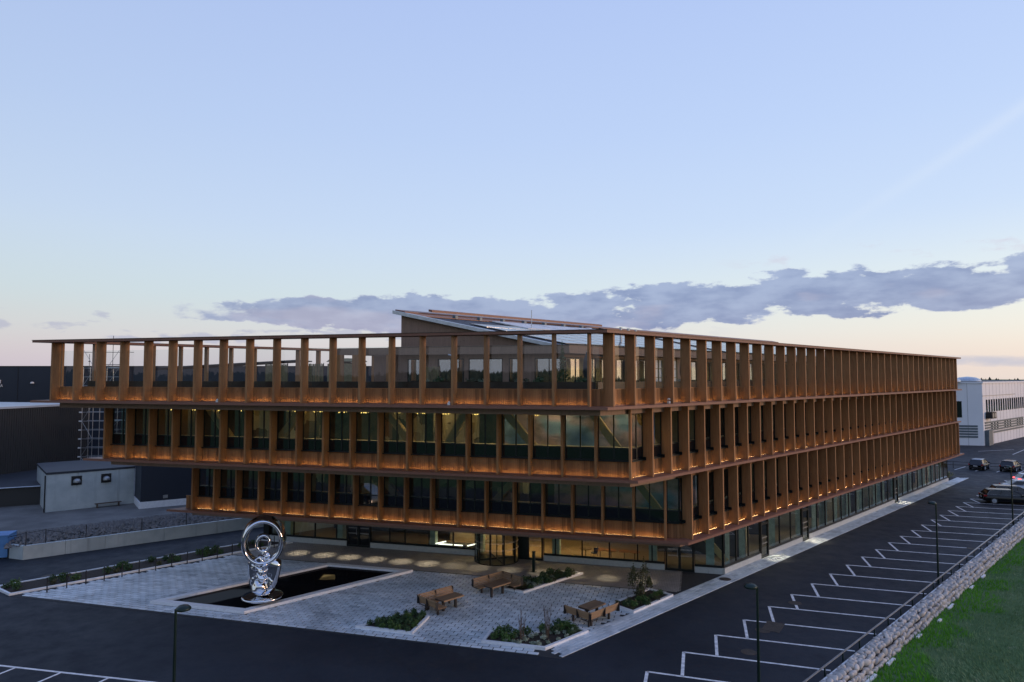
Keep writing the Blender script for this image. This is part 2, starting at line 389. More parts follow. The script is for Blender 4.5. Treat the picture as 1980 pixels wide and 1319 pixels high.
ORD = ['first', 'second', 'third', 'fourth', 'fifth', 'sixth', 'seventh', 'eighth', 'ninth', 'tenth', 'eleventh', 'twelfth', 'thirteenth', 'fourteenth', 'fifteenth', 'sixteenth',
       'seventeenth', 'eighteenth', 'nineteenth', 'twentieth', 'twenty-first', 'twenty-second', 'twenty-third', 'twenty-fourth', 'twenty-fifth', 'twenty-sixth', 'twenty-seventh', 'twenty-eighth', 'twenty-ninth', 'thirtieth']

# oblique ground grid of the site: U runs along the entrance front, V along the car-park front, 120 degrees between them
C0 = Vector((4.82, 33.9)); U = Vector((-.96314, .26901)); V = Vector((.71515, .69897))
NL = Vector((-.26901, -.96314)); NR = Vector((.69897, -.71515))
def Q(u, v): return C0+U*u+V*v
def Q3(u, v, z=0): p = Q(u, v); return Vector((p.x, p.y, z))
def frame(p, xd, yd, z):
    return Matrix(((xd.x, yd.x, 0, p.x), (xd.y, yd.y, 0, p.y), (0, 0, 1, z), (0, 0, 0, 1)))
# ------------------------------------------------------------------ ground, roads
me = MB().quad((-2500, -400, -.62), (2500, -400, -.62), (2500, 3500, -.62), (-2500, 3500, -.62)).mesh('ground', 'turf')
obj('ground', me, None, None, kind='structure')
def pv(l): return [tuple(Q(u, v)) for u, v in l]
me = MB().prism(pv([(-10.2, -32), (130, -32), (130, 185), (-90, 185), (-90, 56), (-10.2, 56)]), -.7, 0).mesh('asphalt', 'asphalt')
road = obj('asphalt_road', me, None, None, kind='structure')
# plaza bed with pavers on it
me = MB().prism(pv([(1.0, -2.2), (35.4, -2.4), (38.3, -.9), (38.3, 16.8), (35, 19), (2.4, 19), (2.4, 79.3), (1.0, 79.3)]), -.05, .012).mesh('plaza_bed', 'joint')
plaza = obj('plaza_paving', me, None, None, kind='structure')

def paver_mesh(l, w, h, e=.012):
    b_ = MB(); x, y = l/2, w/2
    return b_.add([(-x, -y, 0), (x, -y, 0), (x, y, 0), (-x, y, 0), (-x, -y, h-e), (x, -y, h-e), (x, y, h-e), (-x, y, h-e),
                   (-x+e, -y+e, h), (x-e, -y+e, h), (x-e, y-e, h), (-x+e, y-e, h)],
                  [(0, 1, 5, 4), (1, 2, 6, 5), (2, 3, 7, 6), (3, 0, 4, 7), (4, 5, 9, 8), (5, 6, 10, 9), (6, 7, 11, 10), (7, 4, 8, 11), (8, 9, 10, 11)])
def uv_of(p):
    d_ = p-C0; det = U.x*V.y-U.y*V.x
    return ((d_.x*V.y-d_.y*V.x)/det, (U.x*d_.y-U.y*d_.x)/det)
pool_uv = (19.95, 26.45, -1.0, 10.65)
spots = []
def inpool(u, v): return pool_uv[0]+.1 < u < pool_uv[1]-.1 and pool_uv[2]+.1 < v < pool_uv[3]-.1
# field of pavers laid in running bond along U, border strips along V (car park side) and along U (street side)
PL_, PW_ = .58, .30
ax = math.atan2(U.y, U.x); ux = U; uy = Vector((-NL.x, -NL.y))
for j in range(-9, 58):
    for i in range(-4, 64):
        s_ = (i+(.5 if j % 2 else 0))*PL_*1.0; t_ = (j+.5)*PW_
        p = C0+ux*s_+uy*t_; u, v = uv_of(p)
        t_v = v*.866
        if v > 15.3 or v < -2.05 or u < 2.42 or u > 34.9 or inpool(u, v): continue
        if v > 11.2: continue
        jt = (rnd.random()-.5)*.010
        spots.append((p.x, p.y, jt, ax+(rnd.random()-.5)*.012, 0))
av = math.atan2(V.y, V.x); vy = NR
for j in range(5):
    for i in range(-4, 146):
        s_ = (i+(.5 if j % 2 else 0))*PL_; p = Q(1.0, 0)+V*s_-NR*((j+.5)*.25)
        u, v = uv_of(p)
        if v < -2.0 or v > 79 or v < -2.2+(u-1.0)*1.0: continue
        spots.append((p.x, p.y, 0.004, av, 1))
spots.sort(key=lambda q: q[0]**2+q[1]**2)
pm = {0: paver_mesh(PL_-.045, PW_-.055, .035).mesh('paver', 'paver'), 1: paver_mesh(PL_-.022, .25-.022, .037).mesh('paver_border', 'paver')}
for x, y, dz_, a, k in spots[:300]:
    obj('paver', pm[k], plaza, T(x, y, dz_) @ RZ(a))
mb = MB(); g0 = {k: paver_mesh(PL_-(.045 if k == 0 else .025), (PW_-.055) if k == 0 else .225, .035) for k in (0, 1)}
for x, y, dz_, a, k in spots[300:]:
    c_, s_ = math.cos(a), math.sin(a); g = g0[k]
    mb.add([(x+c_*q[0]-s_*q[1], y+s_*q[0]+c_*q[1], q[2]+dz_) for q in g.v], g.f)
obj('far_pavers', mb.mesh('far_pavers', 'paver'), plaza, None, kind='stuff')
# small setts along the building front and the walk beside the hedge
mb = MB(); g = paver_mesh(.20, .13, .03, .008)
for j in range(0, 46):
    for i in range(0, 172):
        p = Q(2.6, 11.3)+U*((i+(j % 2)*.5)*.212)+uy*(j*.142)
        u, v = uv_of(p)
        if v > 16.68 or u < 2.6 or u > 37.5: continue
        c_, s_ = math.cos(ax), math.sin(ax); h_ = (rnd.random()-.5)*.006
        mb.add([(p.x+c_*q[0]-s_*q[1], p.y+s_*q[0]+c_*q[1], q[2]+h_) for q in g.v[4:]], [tuple(i-4 for i in f) for f in g.f[4:]])
obj('granite_setts', mb.mesh('setts', 'sett'), plaza, None, kind='stuff')

# ------------------------------------------------------------------ painted markings
def line(a, b_, w):
    a = Vector(a); b_ = Vector(b_); d_ = (b_-a).normalized(); n_ = Vector((-d_.y, d_.x))*w/2
    return [tuple(a-n_), tuple(b_-n_), tuple(b_+n_), tuple(a+n_)]
zk = [3.67-3.1*2, 3.67-3.1, 3.67]+[6.77+3.09*i for i in range(0, 24)]
for i, v in enumerate(zk):
    mb = MB()
    for l in (line(Q(-3.25, v), Q(-9.95, v-.36), .14), line(Q(-3.25, v+.02), Q(-4.84, v-3.16), .15)):
        mb.prism(l, .001, .005)
    obj('parking_line', mb.mesh('parking_line', 'paint'), road, None)
mb = MB()
mb.prism(line(Q(30, -11.75), Q(9, -10.2), .13), .001, .005)
obj('parking_line', mb.mesh('front_line', 'paint'), road, None)
for u in (25.6, 23.05, 20.55, 18.15, 15.7, 13.3, 10.9):
    v = -11.75+(30-u)*(1.55/21)
    mb = MB().prism(line(Q(u, v), Q(u-2.0, v-4.6), .12), .006, .010)
    obj('parking_line', mb.mesh('front_tick', 'paint'), road, None)
for a, b_ in (((4.89, 89.07), (4.6, 94)), ((2.12, 88.23), (1.9, 93.5)), ((-.57, 87.79), (-.8, 93)), ((-3.2, 87.5), (-3.5, 93)),
              ((2.38, 117.2), (2.34, 135)), ((-1.0, 112), (-4, 128)), ((4, 128), (8.5, 122))):
    obj('parking_line', MB().prism(line(Q(*a), Q(*b_), .14), .001, .005).mesh('bay_line', 'paint'), road, None)
def disc_me(r, name, m_): return MB().lathe([(r, .001), (r, .008), (r*.9, .010), (r*.86, .006), (.001, .006)], 20).mesh(name, m_)
mh = disc_me(.38, 'manhole_cover', 'manhole')
for i, (u, v, lab) in enumerate([(-5.82, 1.55, 'round iron manhole cover in the parking bay nearest the front lamp post'), (-4.19, 11.08, 'small iron cover on a white parking line past the front lamp'),
                          (39.04, 2.13, 'round iron manhole cover on the road behind the hedge row, near end'), (39.16, .45, 'leftmost iron manhole cover on the road beside the hedge'),
                          (39.18, 9.97, 'far iron manhole cover on the road behind the hedge'), (1.75, 15.32, 'iron cover in the paved strip at the glass corner of the building'),
                          (-9.26, 31.02, 'iron drain cover near the low rail far along the car park'), (-4.9, 5.2, 'iron cover cutting a parking line beside the square patch')]):
    p = Q3(u, v, .012 if u > 1 and u < 3 else 0)
    if u > 1 and u < 3: p.z = .042
    thing('manhole_cover', lab, 'manhole cover', p, rnd.random(), 'iron covers set in the paving and asphalt', mh)
p = Q3(-5.09, 6.01, .012)
thing('square_cover', 'square rusty patch of loose setts around a cover between parking lines', 'cover', p, 1.0, None, MB().box(-.75, .75, -.45, .45, -.01, .004).mesh('square_cover', 'manhole'))

# ------------------------------------------------------------------ the timber office building
B = thing('timber_office_building', 'three storey timber office building with stepped floors, brown fins and a glazed ground floor', 'building', Q3(0, 0, 0))
LV = {4: dict(c=Q(0, 0), z=11.8, ue=37.8), 3: dict(c=Q(.2, 2.9), z=7.8, ue=37.5), 2: dict(c=Q(0, 7.45), z=3.8, ue=36.4)}
for k, L in LV.items(): L['s'] = (L['c']-C0).dot(U); L['t'] = (L['c']-C0).dot(V); L['uc'], L['vc'] = uv_of(L['c'])
def FLm(L, s, o, z): return frame(L['c']+U*(s-L['s'])-NL*o, U, NL, z)
def FRm(L, t, o, z): return frame(L['c']+V*(t-L['t'])-NR*o, -V, NR, z)
def inset(L, o, ve=72.4):
    k = o/.8660254
    return [(L['uc']+k, L['vc']+k), (L['ue']-k, L['vc']+k), (L['ue']-k, ve-k), (L['uc']+k, ve-k)]
for k, L in LV.items():
    mb = MB().prism(pv(inset(L, 0)), L['z']-.09, L['z']+.04)
    mb.prism(pv(inset(L, .04)), L['z']+.043, L['z']+.062)
    obj('ledge', mb.mesh('ledge', 'ledge'), B)
    mb = MB().prism(pv(inset(L, .86)), L['z']-.42, L['z']-.093)
    obj('soffit', mb.mesh('soffit', 'brown'), B)
# top cornice ring
L = LV[4]; o_ = pv(inset(L, 0)); i_ = pv(inset(L, 1.05))
for a in range(4):
    b_ = (a+1) % 4
    me = MB().prism([o_[a], o_[b_], i_[b_], i_[a]], 15.645, 15.79).mesh('cornice', 'ledge'); obj('cornice', me, B)
    nlen = (Vector(o_[b_])-Vector(o_[a]))
o2 = pv(inset(L, -.03))
for a in range(4):
    b_ = (a+1) % 4
    obj('roof_edge_flashing', MB().prism([o2[a], o2[b_], i_[b_], i_[a]], 15.793, 15.815).mesh('flashing', 'dkbrown'), B)

FH = {4: 15.642-11.862, 3: 3.86-.065-.02, 2: 3.86-.065-.02}
fin_me = {k: MB().box(-.06, .06, -.64, 0, 0, FH[k]).mesh('fin', 'fin') for k in FH}
thick_me = MB().box(-.075, .075, -.66, 0, 0, FH[4]).mesh('fin_thick', 'fin')
BW = 1.735
def slat_mesh(w, h, name, boards=None):
    b_ = MB(); b_.box(-w/2, w/2, -.03, -.012, 0, h); n = boards or max(2, int(w/.11)); p_ = w/n
    for i in range(n):
        x0 = -w/2+i*p_; y1 = .006*(i*7 % 3)
        b_.box(x0+.012, x0+p_-.012, -.011, y1+.016, 0, h)
    b_.box(-w/2, w/2, -.04, .03, h, h+.03)
    return b_.mesh(name, 'board')
def led_mesh(w): return MB().box(-w/2, w/2, -.004, .010, .016, .030).mesh('light_strip', 'led')
def channel_mesh(w): return MB().box(-w/2-.01, w/2+.01, -.02, .034, -.02, .014).box(-w/2-.01, w/2+.01, .014, .030, .0142, .033).mesh('light_channel', 'ledge')
_cache = {}
def cached(key, fn):
    if key not in _cache: _cache[key] = fn()
    return _cache[key]
def win_frame(w, h0, hm, h1, mull):
    b_ = MB(); f = .055
    for x0, x1 in ((-w/2, -w/2+f), (w/2-f, w/2)): b_.box(x0, x1, -.06, .0, h0, h1)
    b_.box(-w/2+f, w/2-f, -.058, -.002, h0, h0+f); b_.box(-w/2+f, w/2-f, -.058, -.002, h1-f, h1); b_.box(-w/2+f, w/2-f, -.057, .004, hm-.035, hm+.035)
    if mull: b_.box(-.038, .038, -.056, .012, h0+f, h1-f)
    return b_.mesh('window_frame', 'frame')
def window(parent, mtx, w, h0=.99, hm=1.66, h1=3.60, gl='glass', led=True, side='L'):
    mull = w > 1.2
    f = obj('window', cached(('wf', round(w, 2), mull), lambda: win_frame(w, h0, hm, h1, mull)), parent, mtx)
    gm = cached(('gp', round(w, 2), gl), lambda: MB().box(-w/2+.056, w/2-.056, -.040, -.028, hm+.036, h1-.056).mesh('pane', gl))
    obj('pane', gm, f, mtx)
    dm = cached(('dp', round(w, 2)), lambda: MB().box(-w/2+.056, w/2-.056, -.040, -.024, h0+.056, hm-.036).mesh('lower_panel', 'dkglass'))
    obj('lower_panel', dm, f, mtx)
    obj('inner_ledge', cached(('il', round(w, 2)), lambda: MB().box(-w/2, w/2, -.42, -.07, 1.60, 1.70).mesh('inner_ledge', 'intwall')), f, mtx)
    sm = cached(('sl', round(w, 2)), lambda: MB().box(-w/2, w/2, -.06, .17, .94, .985).box(-w/2, -w/2+.05, .0, .21, .945, 1.13).mesh('sill', 'frame'))
    obj('sill', sm, f, mtx)
def bay(k, mtx, w, lit=True, side='L'):
    """one bay between two fins: boarded spandrel, light strip, window (or terrace screen on the top floor)"""
    ch = .80 if k == 4 else .80
    obj('spandrel', cached(('sp', round(w, 2), k), lambda: slat_mesh(w, .86 if k == 4 else .84, 'spandrel')), B, mtx @ T(0, 0, .065))
    if lit: obj('light_strip', cached(('led', round(w, 2)), lambda: led_mesh(w-.10)), B, mtx @ T(0, .17, .085)); obj('light_channel', cached(('chn', round(w, 2)), lambda: channel_mesh(w-.10)), B, mtx @ T(0, .17, .085))
    if k == 4:
        sc = obj('glass_screen', cached(('gs', round(w, 2)), lambda: MB().box(-w/2, w/2, -.008, .004, .96, 3.30).mesh('glass_screen', 'screen')), B, mtx @ T(0, .12, 0))
    else:
        window(B, mtx, w, gl='glass' if side == 'L' else 'glass_side')
        obj('header_board', cached(('hb', round(w, 2)), lambda: slat_mesh(w, .22, 'header_board')), B, mtx @ T(0, .0, 3.61))
OB = .88
for k, (s0, pitch, n) in {4: (1.0, 1.863, 20), 3: (-.81, 1.863, 20), 2: (-2.42, 1.842, 19)}.items():
    L = LV[k]; z = L['z']
    for i in range(n):
        s = s0+pitch*i
        obj('fin', fin_me[k], B, FLm(L, s, .25, z+.062))
        if i < n-1: bay(k, FLm(L, s+pitch/2, OB, z), pitch-.125)
    if k == 4: bay(4, FLm(L, (.51+.94)/2, OB, z), .42, False)
    if k == 2: bay(2, FLm(L, -2.85, OB, z), .72, False)
    last = s0+pitch*(n-1)
    e0 = (Q(L['ue'], L['vc'])-C0).dot(U)-1.0
    if e0-last > .5: obj('end_panel', slat_mesh(min(e0-last, 1.2), .86, 'end_panel'), B, FLm(L, last+.08+min(e0-last, 1.2)/2, OB, z+.065))
for k, k0 in {4: 0, 3: 2, 2: 4}.items():
    L = LV[k]; z = L['z']
    for i in range(k0, 38):
        t = .89+1.865*i
        obj('fin', fin_me[k] if not (k == 4 and i == 0) else thick_me, B, FRm(L, t, .25, z+.062))
        if i < 37: bay(k, FRm(L, t+.9325, OB, z), 1.74, True, 'R')
    if k == 4: bay(4, FRm(L, .67, OB, z), .30, False, 'R')
    if k == 3: bay(3, FRm(L, 3.95, OB, z), 1.24, True, 'R')
    if k == 2: bay(2, FRm(L, 8.12, OB, z), .30, False, 'R')
    obj('end_fin', MB().box(-.06, .06, -1.2, 0, 0, FH[k]).mesh('end_fin', 'fin'), B, FRm(L, 71.35, .25, z+.062))
    for (a, b_) in (((L['ue']-.9, L['vc']+2.2), (L['ue']-.9, 71)), ((L['uc']+1.3, 71.2), (L['ue']-1, 71.2))):
        if k == 4: continue
        pa, pb = Q(*a), Q(*b_)
        mb = MB().prism(line(pa, pb, .2), z+.063, z+3.56)
        obj('end_wall', mb.mesh('end_wall', 'brown'), B)
# top floor: fins and boarding of the far left end and of the back, seen through the terrace
L = LV[4]
for i in range(26):
    p = Q(37.8, 0)+V*(1.6+1.865*i)+NR*.25
    obj('fin', fin_me[4], B, frame(p, V, -NR, 11.862))
for i in range(18):
    p = Q(1.5+1.865*i, 72.4)-(-NL)*.25
    obj('fin', fin_me[4], B, frame(p, -U, -NL, 11.862))
obj('end_boarding', MB().prism(line(Q(36.8, 1.5), Q(36.8, 71), .08), 11.87, 12.7).mesh('eb', 'board'), B)
obj('end_boarding', MB().prism(line(Q(1.5, 71.3), Q(36.8, 71.3), .08), 11.87, 12.7).mesh('eb2', 'board'), B)
# terrace deck and inner parapet
obj('terrace_deck', MB().prism(pv(inset(L, .9)), 11.87, 12.02).mesh('deck', 'tabletop'), B)
for a, b_ in (((1.8, 1.9), (35.8, 1.9)), ((1.75, 1.95), (1.75, 70))):
    obj('parapet', MB().prism(line(Q(*a), Q(*b_), .10), 12.022, 13.12).mesh('parapet', 'dkbrown'), B)

# interiors of the two office floors
for k in (2, 3):
    L = LV[k]; z = L['z']
    obj('interior_floor', MB().prism(pv(inset(L, 1.0)), z+.07, z+.12).mesh('ifl', 'floorwood'), B)
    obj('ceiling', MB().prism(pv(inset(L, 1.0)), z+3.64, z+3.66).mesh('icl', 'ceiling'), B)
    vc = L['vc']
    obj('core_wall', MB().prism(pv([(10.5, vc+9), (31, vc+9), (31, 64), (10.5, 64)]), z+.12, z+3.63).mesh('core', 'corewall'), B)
    for u0, u1, v0, m_ in ((4.0, 8.0, 7.0, 'intdark'), (31.5, 35.0, 5.5, 'intdark'), (13.0, 16.0, 4.8, 'shelfwall'), (24.0, 26.5, 4.4, 'shelfwall'), (18.2, 21.4, 6.5, 'shelfwall'), (28.2, 30.0, 5.0, 'shelfwall'), (1.6, 10.6, 4.0, 'reflection_mural')):
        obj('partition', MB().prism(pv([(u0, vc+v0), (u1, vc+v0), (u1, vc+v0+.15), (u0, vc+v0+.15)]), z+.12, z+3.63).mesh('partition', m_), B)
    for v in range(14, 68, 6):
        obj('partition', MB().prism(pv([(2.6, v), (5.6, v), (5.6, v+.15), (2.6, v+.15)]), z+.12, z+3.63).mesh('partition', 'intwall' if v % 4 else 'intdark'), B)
def brace(u0, u1, v0, v1, z0, z1, w=.42):
    a = Q3(u0, v0, z0); b_ = Q3(u1, v1, z1); d_ = (b_-a); up_ = Vector((0, 0, 1)); n_ = d_.cross(up_).normalized()*w/2; h_ = n_.cross(d_).normalized()*w/2
    vs = [a-n_-h_, a+n_-h_, a+n_+h_, a-n_+h_, b_-n_-h_, b_+n_-h_, b_+n_+h_, b_-n_+h_]
    me = MB().add(vs, [(0, 3, 2, 1), (4, 5, 6, 7), (0, 1, 5, 4), (1, 2, 6, 5), (2, 3, 7, 6), (3, 0, 4, 7)]).mesh('timber_brace', 'glulam')
    obj('timber_brace', me, B)
for u0, u1 in ((30.5, 27.6), (23.2, 26.2), (17.4, 14.4), (9.6, 6.6), (4.4, 1.9), (12.0, 14.0)):
    brace(u0-.3, u1-.3, 5.2, 5.2, 11.35, 7.95)
for u0, u1 in ((4.4, 1.8), (11.5, 14.5), (22, 19)):
    brace(u0, u1, 9.6, 9.6, 7.3, 3.95)
brace(2.2, 2.2, 6.5, 9.0, 11.3, 8.0, .35); brace(2.0, 2.0, 10.6, 13.2, 7.3, 4.0, .35)

# ground floor: glazing on a stone plinth, doors, interior
GZ0, GZ1 = .42, 3.40
def GL(u, o, z): return frame(Q(u, 16.7)-NL*o, U, NL, z)
def GR(v, o, z): return frame(Q(2.5, v)-NR*o, -V, NR, z)
obj('interior_floor', MB().prism(pv([(2.8, 17), (38.6, 17), (38.6, 75), (2.8, 75)]), .02, .10).mesh('gfl', 'floorwood'), B)
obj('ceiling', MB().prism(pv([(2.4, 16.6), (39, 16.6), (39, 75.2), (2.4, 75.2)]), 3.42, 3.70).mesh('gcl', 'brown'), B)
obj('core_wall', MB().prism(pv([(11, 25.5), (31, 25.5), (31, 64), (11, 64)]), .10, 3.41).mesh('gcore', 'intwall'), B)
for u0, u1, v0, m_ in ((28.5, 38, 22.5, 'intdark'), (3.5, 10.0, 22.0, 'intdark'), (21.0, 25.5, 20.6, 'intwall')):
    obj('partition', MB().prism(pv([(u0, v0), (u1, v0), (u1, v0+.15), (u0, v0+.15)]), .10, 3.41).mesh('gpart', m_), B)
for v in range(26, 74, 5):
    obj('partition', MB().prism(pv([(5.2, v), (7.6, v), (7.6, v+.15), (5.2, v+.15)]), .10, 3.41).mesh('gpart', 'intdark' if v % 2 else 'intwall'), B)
def pillar(u, v, m_='palegreen', w=.45):
    obj('pillar', MB().box(-w/2, w/2, -w/2, w/2, .10, 3.41).mesh('pillar', m_), B, frame(Q(u, v), U, NL, 0))
for u in (37.4, 32.6, 24.6, 20.7, 14.8, 7.8, 3.9): pillar(u, 17.8, w=.55)
for v in range(22, 74, 5): pillar(3.7, v, w=.42)
for i, v in enumerate([18.2, 33.5, 36, 38.3, 41.5, 44.0, 47.2, 49, 51.6, 56.4, 58.5, 61, 64.2, 66.3, 69, 71.5, 73.5]):
    w = (.7, 1.1, .5)[i % 3]; b_ = MB()
    for q in range(int(w/.1)): b_.box(-w/2+q*.1, -w/2+q*.1+.06, -.03+.02*(q % 2), .03, .12, 3.38)
    obj('curtain', b_.mesh('curtain', 'curtain'), B, GR(v, .55, 0))
brace(23.6, 21.4, 19.0, 19.0, 3.3, .6, .5); brace(5.8, 3.2, 18.6, 18.6, 3.3, .5, .4)
def gwin(mk, a0, a1, name='shop_window', low=GZ0, bl=True):
    w = a1-a0; c_ = (a0+a1)/2; mtx = mk(c_, 0, 0)
    b_ = MB(); f = .045
    b_.box(-w/2, -w/2+f, -.10, .0, low, GZ1); b_.box(w/2-f, w/2, -.10, .0, low, GZ1)
    b_.box(-w/2+f, w/2-f, -.098, .01, low, low+.13); b_.box(-w/2+f, w/2-f, -.098, -.002, GZ1-.06, GZ1)
    o = obj(name, b_.mesh('gw', 'frame'), B, mtx)
    obj('pane', MB().box(-w/2+f, w/2-f, -.055, -.04, low+.13, GZ1-.06).mesh('gp', 'shopglass'), o, mtx)
    return o
def gdoor(mk, a0, a1, leaves=1, solid=False):
    w = a1-a0; c_ = (a0+a1)/2; mtx = mk(c_, -.03, 0); b_ = MB(); f = .11
    b_.box(-w/2, -w/2+f, -.12, .02, .02, GZ1); b_.box(w/2-f, w/2, -.12, .02, .02, GZ1)
    b_.box(-w/2+f, w/2-f, -.118, .018, 2.42, 2.56); b_.box(-w/2+f, w/2-f, -.118, .018, GZ1-.08, GZ1); b_.box(-w/2+f, w/2-f, -.118, .018, .02, .16)
    if leaves == 2: b_.box(-.09, .09, -.118, .025, .16, 2.42)
    o = obj('door', b_.mesh('door', 'frame'), B, mtx)
    obj('pane', MB().box(-w/2+f, w/2-f, -.06, -.045, .16, 2.42).box(-w/2+f, w/2-f, -.06, -.045, 2.56, GZ1-.08).mesh('dpane', 'dkglass' if solid else 'shopglass'), o, mtx)
    obj('handle', MB().tube((.14 if leaves == 2 else w/2-.16, .07, .95), (.14 if leaves == 2 else w/2-.16, .07, 1.45), .018).mesh('handle', 'steel'), o, mtx)
    mb = MB()                                # dotted safety bands on the glass
    for zb in (1.0, 1.42):
        x = -w/2+f+.05
        while x < w/2-f-.04: mb.box(x, x+.03, -.043, -.041, zb, zb+.09); x += .085
    obj('safety_dots', mb.mesh('dots', 'whitepaint'), o, mtx)
def stones(mk, a0, a1, name='plinth_stone'):
    n = max(1, round((a1-a0)/1.0)); w = (a1-a0)/n
    me = MB().box(-w/2+.006, w/2-.006, -.2, .06, 0, .40).mesh('plinth', 'plinth')
    for i in range(n): obj(name, me, B, mk(a0+w*(i+.5), 0, .01))
mul = [37.9, 35.83, 33.87, 31.95, 31.0]
for a, b_ in zip(mul[1:], mul[:-1]): gwin(GL, a, b_)
obj('corner_post', MB().box(-.25, .25, -.4, .02, .01, GZ1).mesh('cp', 'frame'), B, GL(38.4, 0, 0)); stones(GL, 31.0, 38.1)
gdoor(GL, 28.95, 30.98, 2, True)
mul = [28.93, 27.3, 26.0, 24.0, 22.04, 20.1]
for a, b_ in zip(mul[1:], mul[:-1]): gwin(GL, a, b_)
stones(GL, 20.1, 28.93)
obj('solid_panel', MB().box(-.33, .33, -.10, .03, .02, GZ1).mesh('sp', 'frame'), B, GL(16.56, 0, 0))
gdoor(GL, 15.06, 16.22)
mul = [15.02, 14.13, 12.18, 10.22, 8.25, 7.25, 6.38]
for a, b_ in zip(mul[1:], mul[:-1]): gwin(GL, a, b_)
stones(GL, 6.4, 15.0)
gdoor(GL, 4.43, 6.34, 2); gwin(GL, 2.56, 4.40); stones(GL, 2.56, 4.40)
vs_ = [16.76, 18.7, 20.5, 22.2]; doors_v = [(22.25, 23.5), (29.6, 30.9), (53.2, 54.45)]
segs = [(16.76, 22.22), (23.53, 29.57), (30.93, 53.17), (54.48, 75.0)]
for a, b_ in segs:
    n = round((b_-a)/1.86); w = (b_-a)/n
    for i in range(n): gwin(GR, a+w*i, a+w*(i+1))
    stones(GR, a, b_)
for a, b_ in doors_v: gdoor(GR, a, b_)
obj('end_wall', MB().prism(line(Q(2.6, 75.1), Q(38.6, 75.1), .2), 0, 3.41).mesh('gew', 'brown'), B)
obj('end_wall', MB().prism(line(Q(38.8, 17.0), Q(38.8, 75), .2), 0, 3.41).mesh('gew2', 'concrete'), B)
# lit ramp in the lobby
mb = MB(); mbr = MB()
for a, b_ in (((24.0, 17.6), (22.0, 17.6)), ((24.2, 17.6), (24.2, 18.6)), ((21.6, 17.6), (21.6, 18.5))): mb.prism(line(Q(*a), Q(*b_), .07), .45, .52)
obj('lit_ramp_edge', mb.mesh('ramp_led', 'whiteglow'), B)
obj('ramp', MB().prism(pv([(21.5, 17.5), (24.3, 17.5), (24.3, 18.7), (21.5, 18.7)]), .10, .445).mesh('ramp', 'intdark'), B)

# revolving door
rc = Q(18.35, 16.7)+NL*.75; rm = frame(rc, U, NL, 0)
rv = obj('revolving_door', MB().lathe([(1.62, .012), (1.62, .09), (.01, .09)], 40).lathe([(.01, 2.45), (1.66, 2.45), (1.66, 2.75), (.01, 2.75)], 40).lathe([(1.6, 2.76), (1.6, 3.4), (.01, 3.4)], 40).mesh('revdoor', 'frame'), B, rm)
for i in range(10):
    t = 2*math.pi*i/10
    obj('post', MB().box(-.045, .045, -.05, .05, .09, 2.45).mesh('rpost', 'frame'), rv, rm @ RZ(t) @ T(0, 1.57, 0))
mb = MB(); n = 40
for i in range(n):
    t0, t1 = 2*math.pi*i/n, 2*math.pi*(i+1)/n
    mb.quad((1.58*math.cos(t0), 1.58*math.sin(t0), .1), (1.58*math.cos(t1), 1.58*math.sin(t1), .1), (1.58*math.cos(t1), 1.58*math.sin(t1), 2.44), (1.58*math.cos(t0), 1.58*math.sin(t0), 2.44))
obj('curved_pane', mb.mesh('cpane', 'shopglass'), rv, rm)
mb = MB()
for zb in (1.0, 1.5):
    for i in range(110):
        t = 2*math.pi*i/110; c_, s_ = math.cos(t), math.sin(t); r_ = 1.59; dd = .014
        mb.quad((r_*c_+s_*dd, r_*s_-c_*dd, zb), (r_*c_-s_*dd, r_*s_+c_*dd, zb), (r_*c_-s_*dd, r_*s_+c_*dd, zb+.1), (r_*c_+s_*dd, r_*s_-c_*dd, zb+.1))
obj('safety_dots', mb.mesh('rdots', 'whitepaint'), rv, rm)
for i in range(4):
    me = cached('wing', lambda: MB().box(.03, 1.5, -.025, .025, .10, .2).box(.03, 1.5, -.025, .025, 2.3, 2.4).box(1.42, 1.5, -.025, .025, .2, 2.3).box(-.03, .03, -.03, .03, .1, 2.44).mesh('wing', 'frame'))
    o = obj('door_wing', me, rv, rm @ RZ(.6+i*math.pi/2))

# downlights under the overhang and by the side doors
def spot(p, e, sz=36, bl=1.0, c_=(1, .84, .58)):
    l = bpy.data.lights.new('downlight_lamp', 'SPOT'); l.energy = e; l.spot_size = R(sz); l.spot_blend = bl; l.color = c_; l.shadow_soft_size = .06
    o = obj('downlight_lamp', l, B, T(*p))
dl = MB().lathe([(.001, -.004), (.09, -.004), (.10, 0)], 14).mesh('downlight', 'whiteglow')
for u in (31.7, 29.4, 27.35, 25.25, 23.15, 21.1, 19.2, 17.2, 15.0, 12.8, 10.6, 8.2, 5.8):
    p = Q3(u, 13.2, 3.36); obj('downlight', dl, B, T(*p)); spot((p.x, p.y, 3.34), 400 if u > 19.5 else 170)
for v in (22.9, 30.25, 53.8):
    p = Q3(1.65, v, 3.36); obj('downlight', dl, B, T(*p)); spot((p.x, p.y, 3.34), 420, 50)

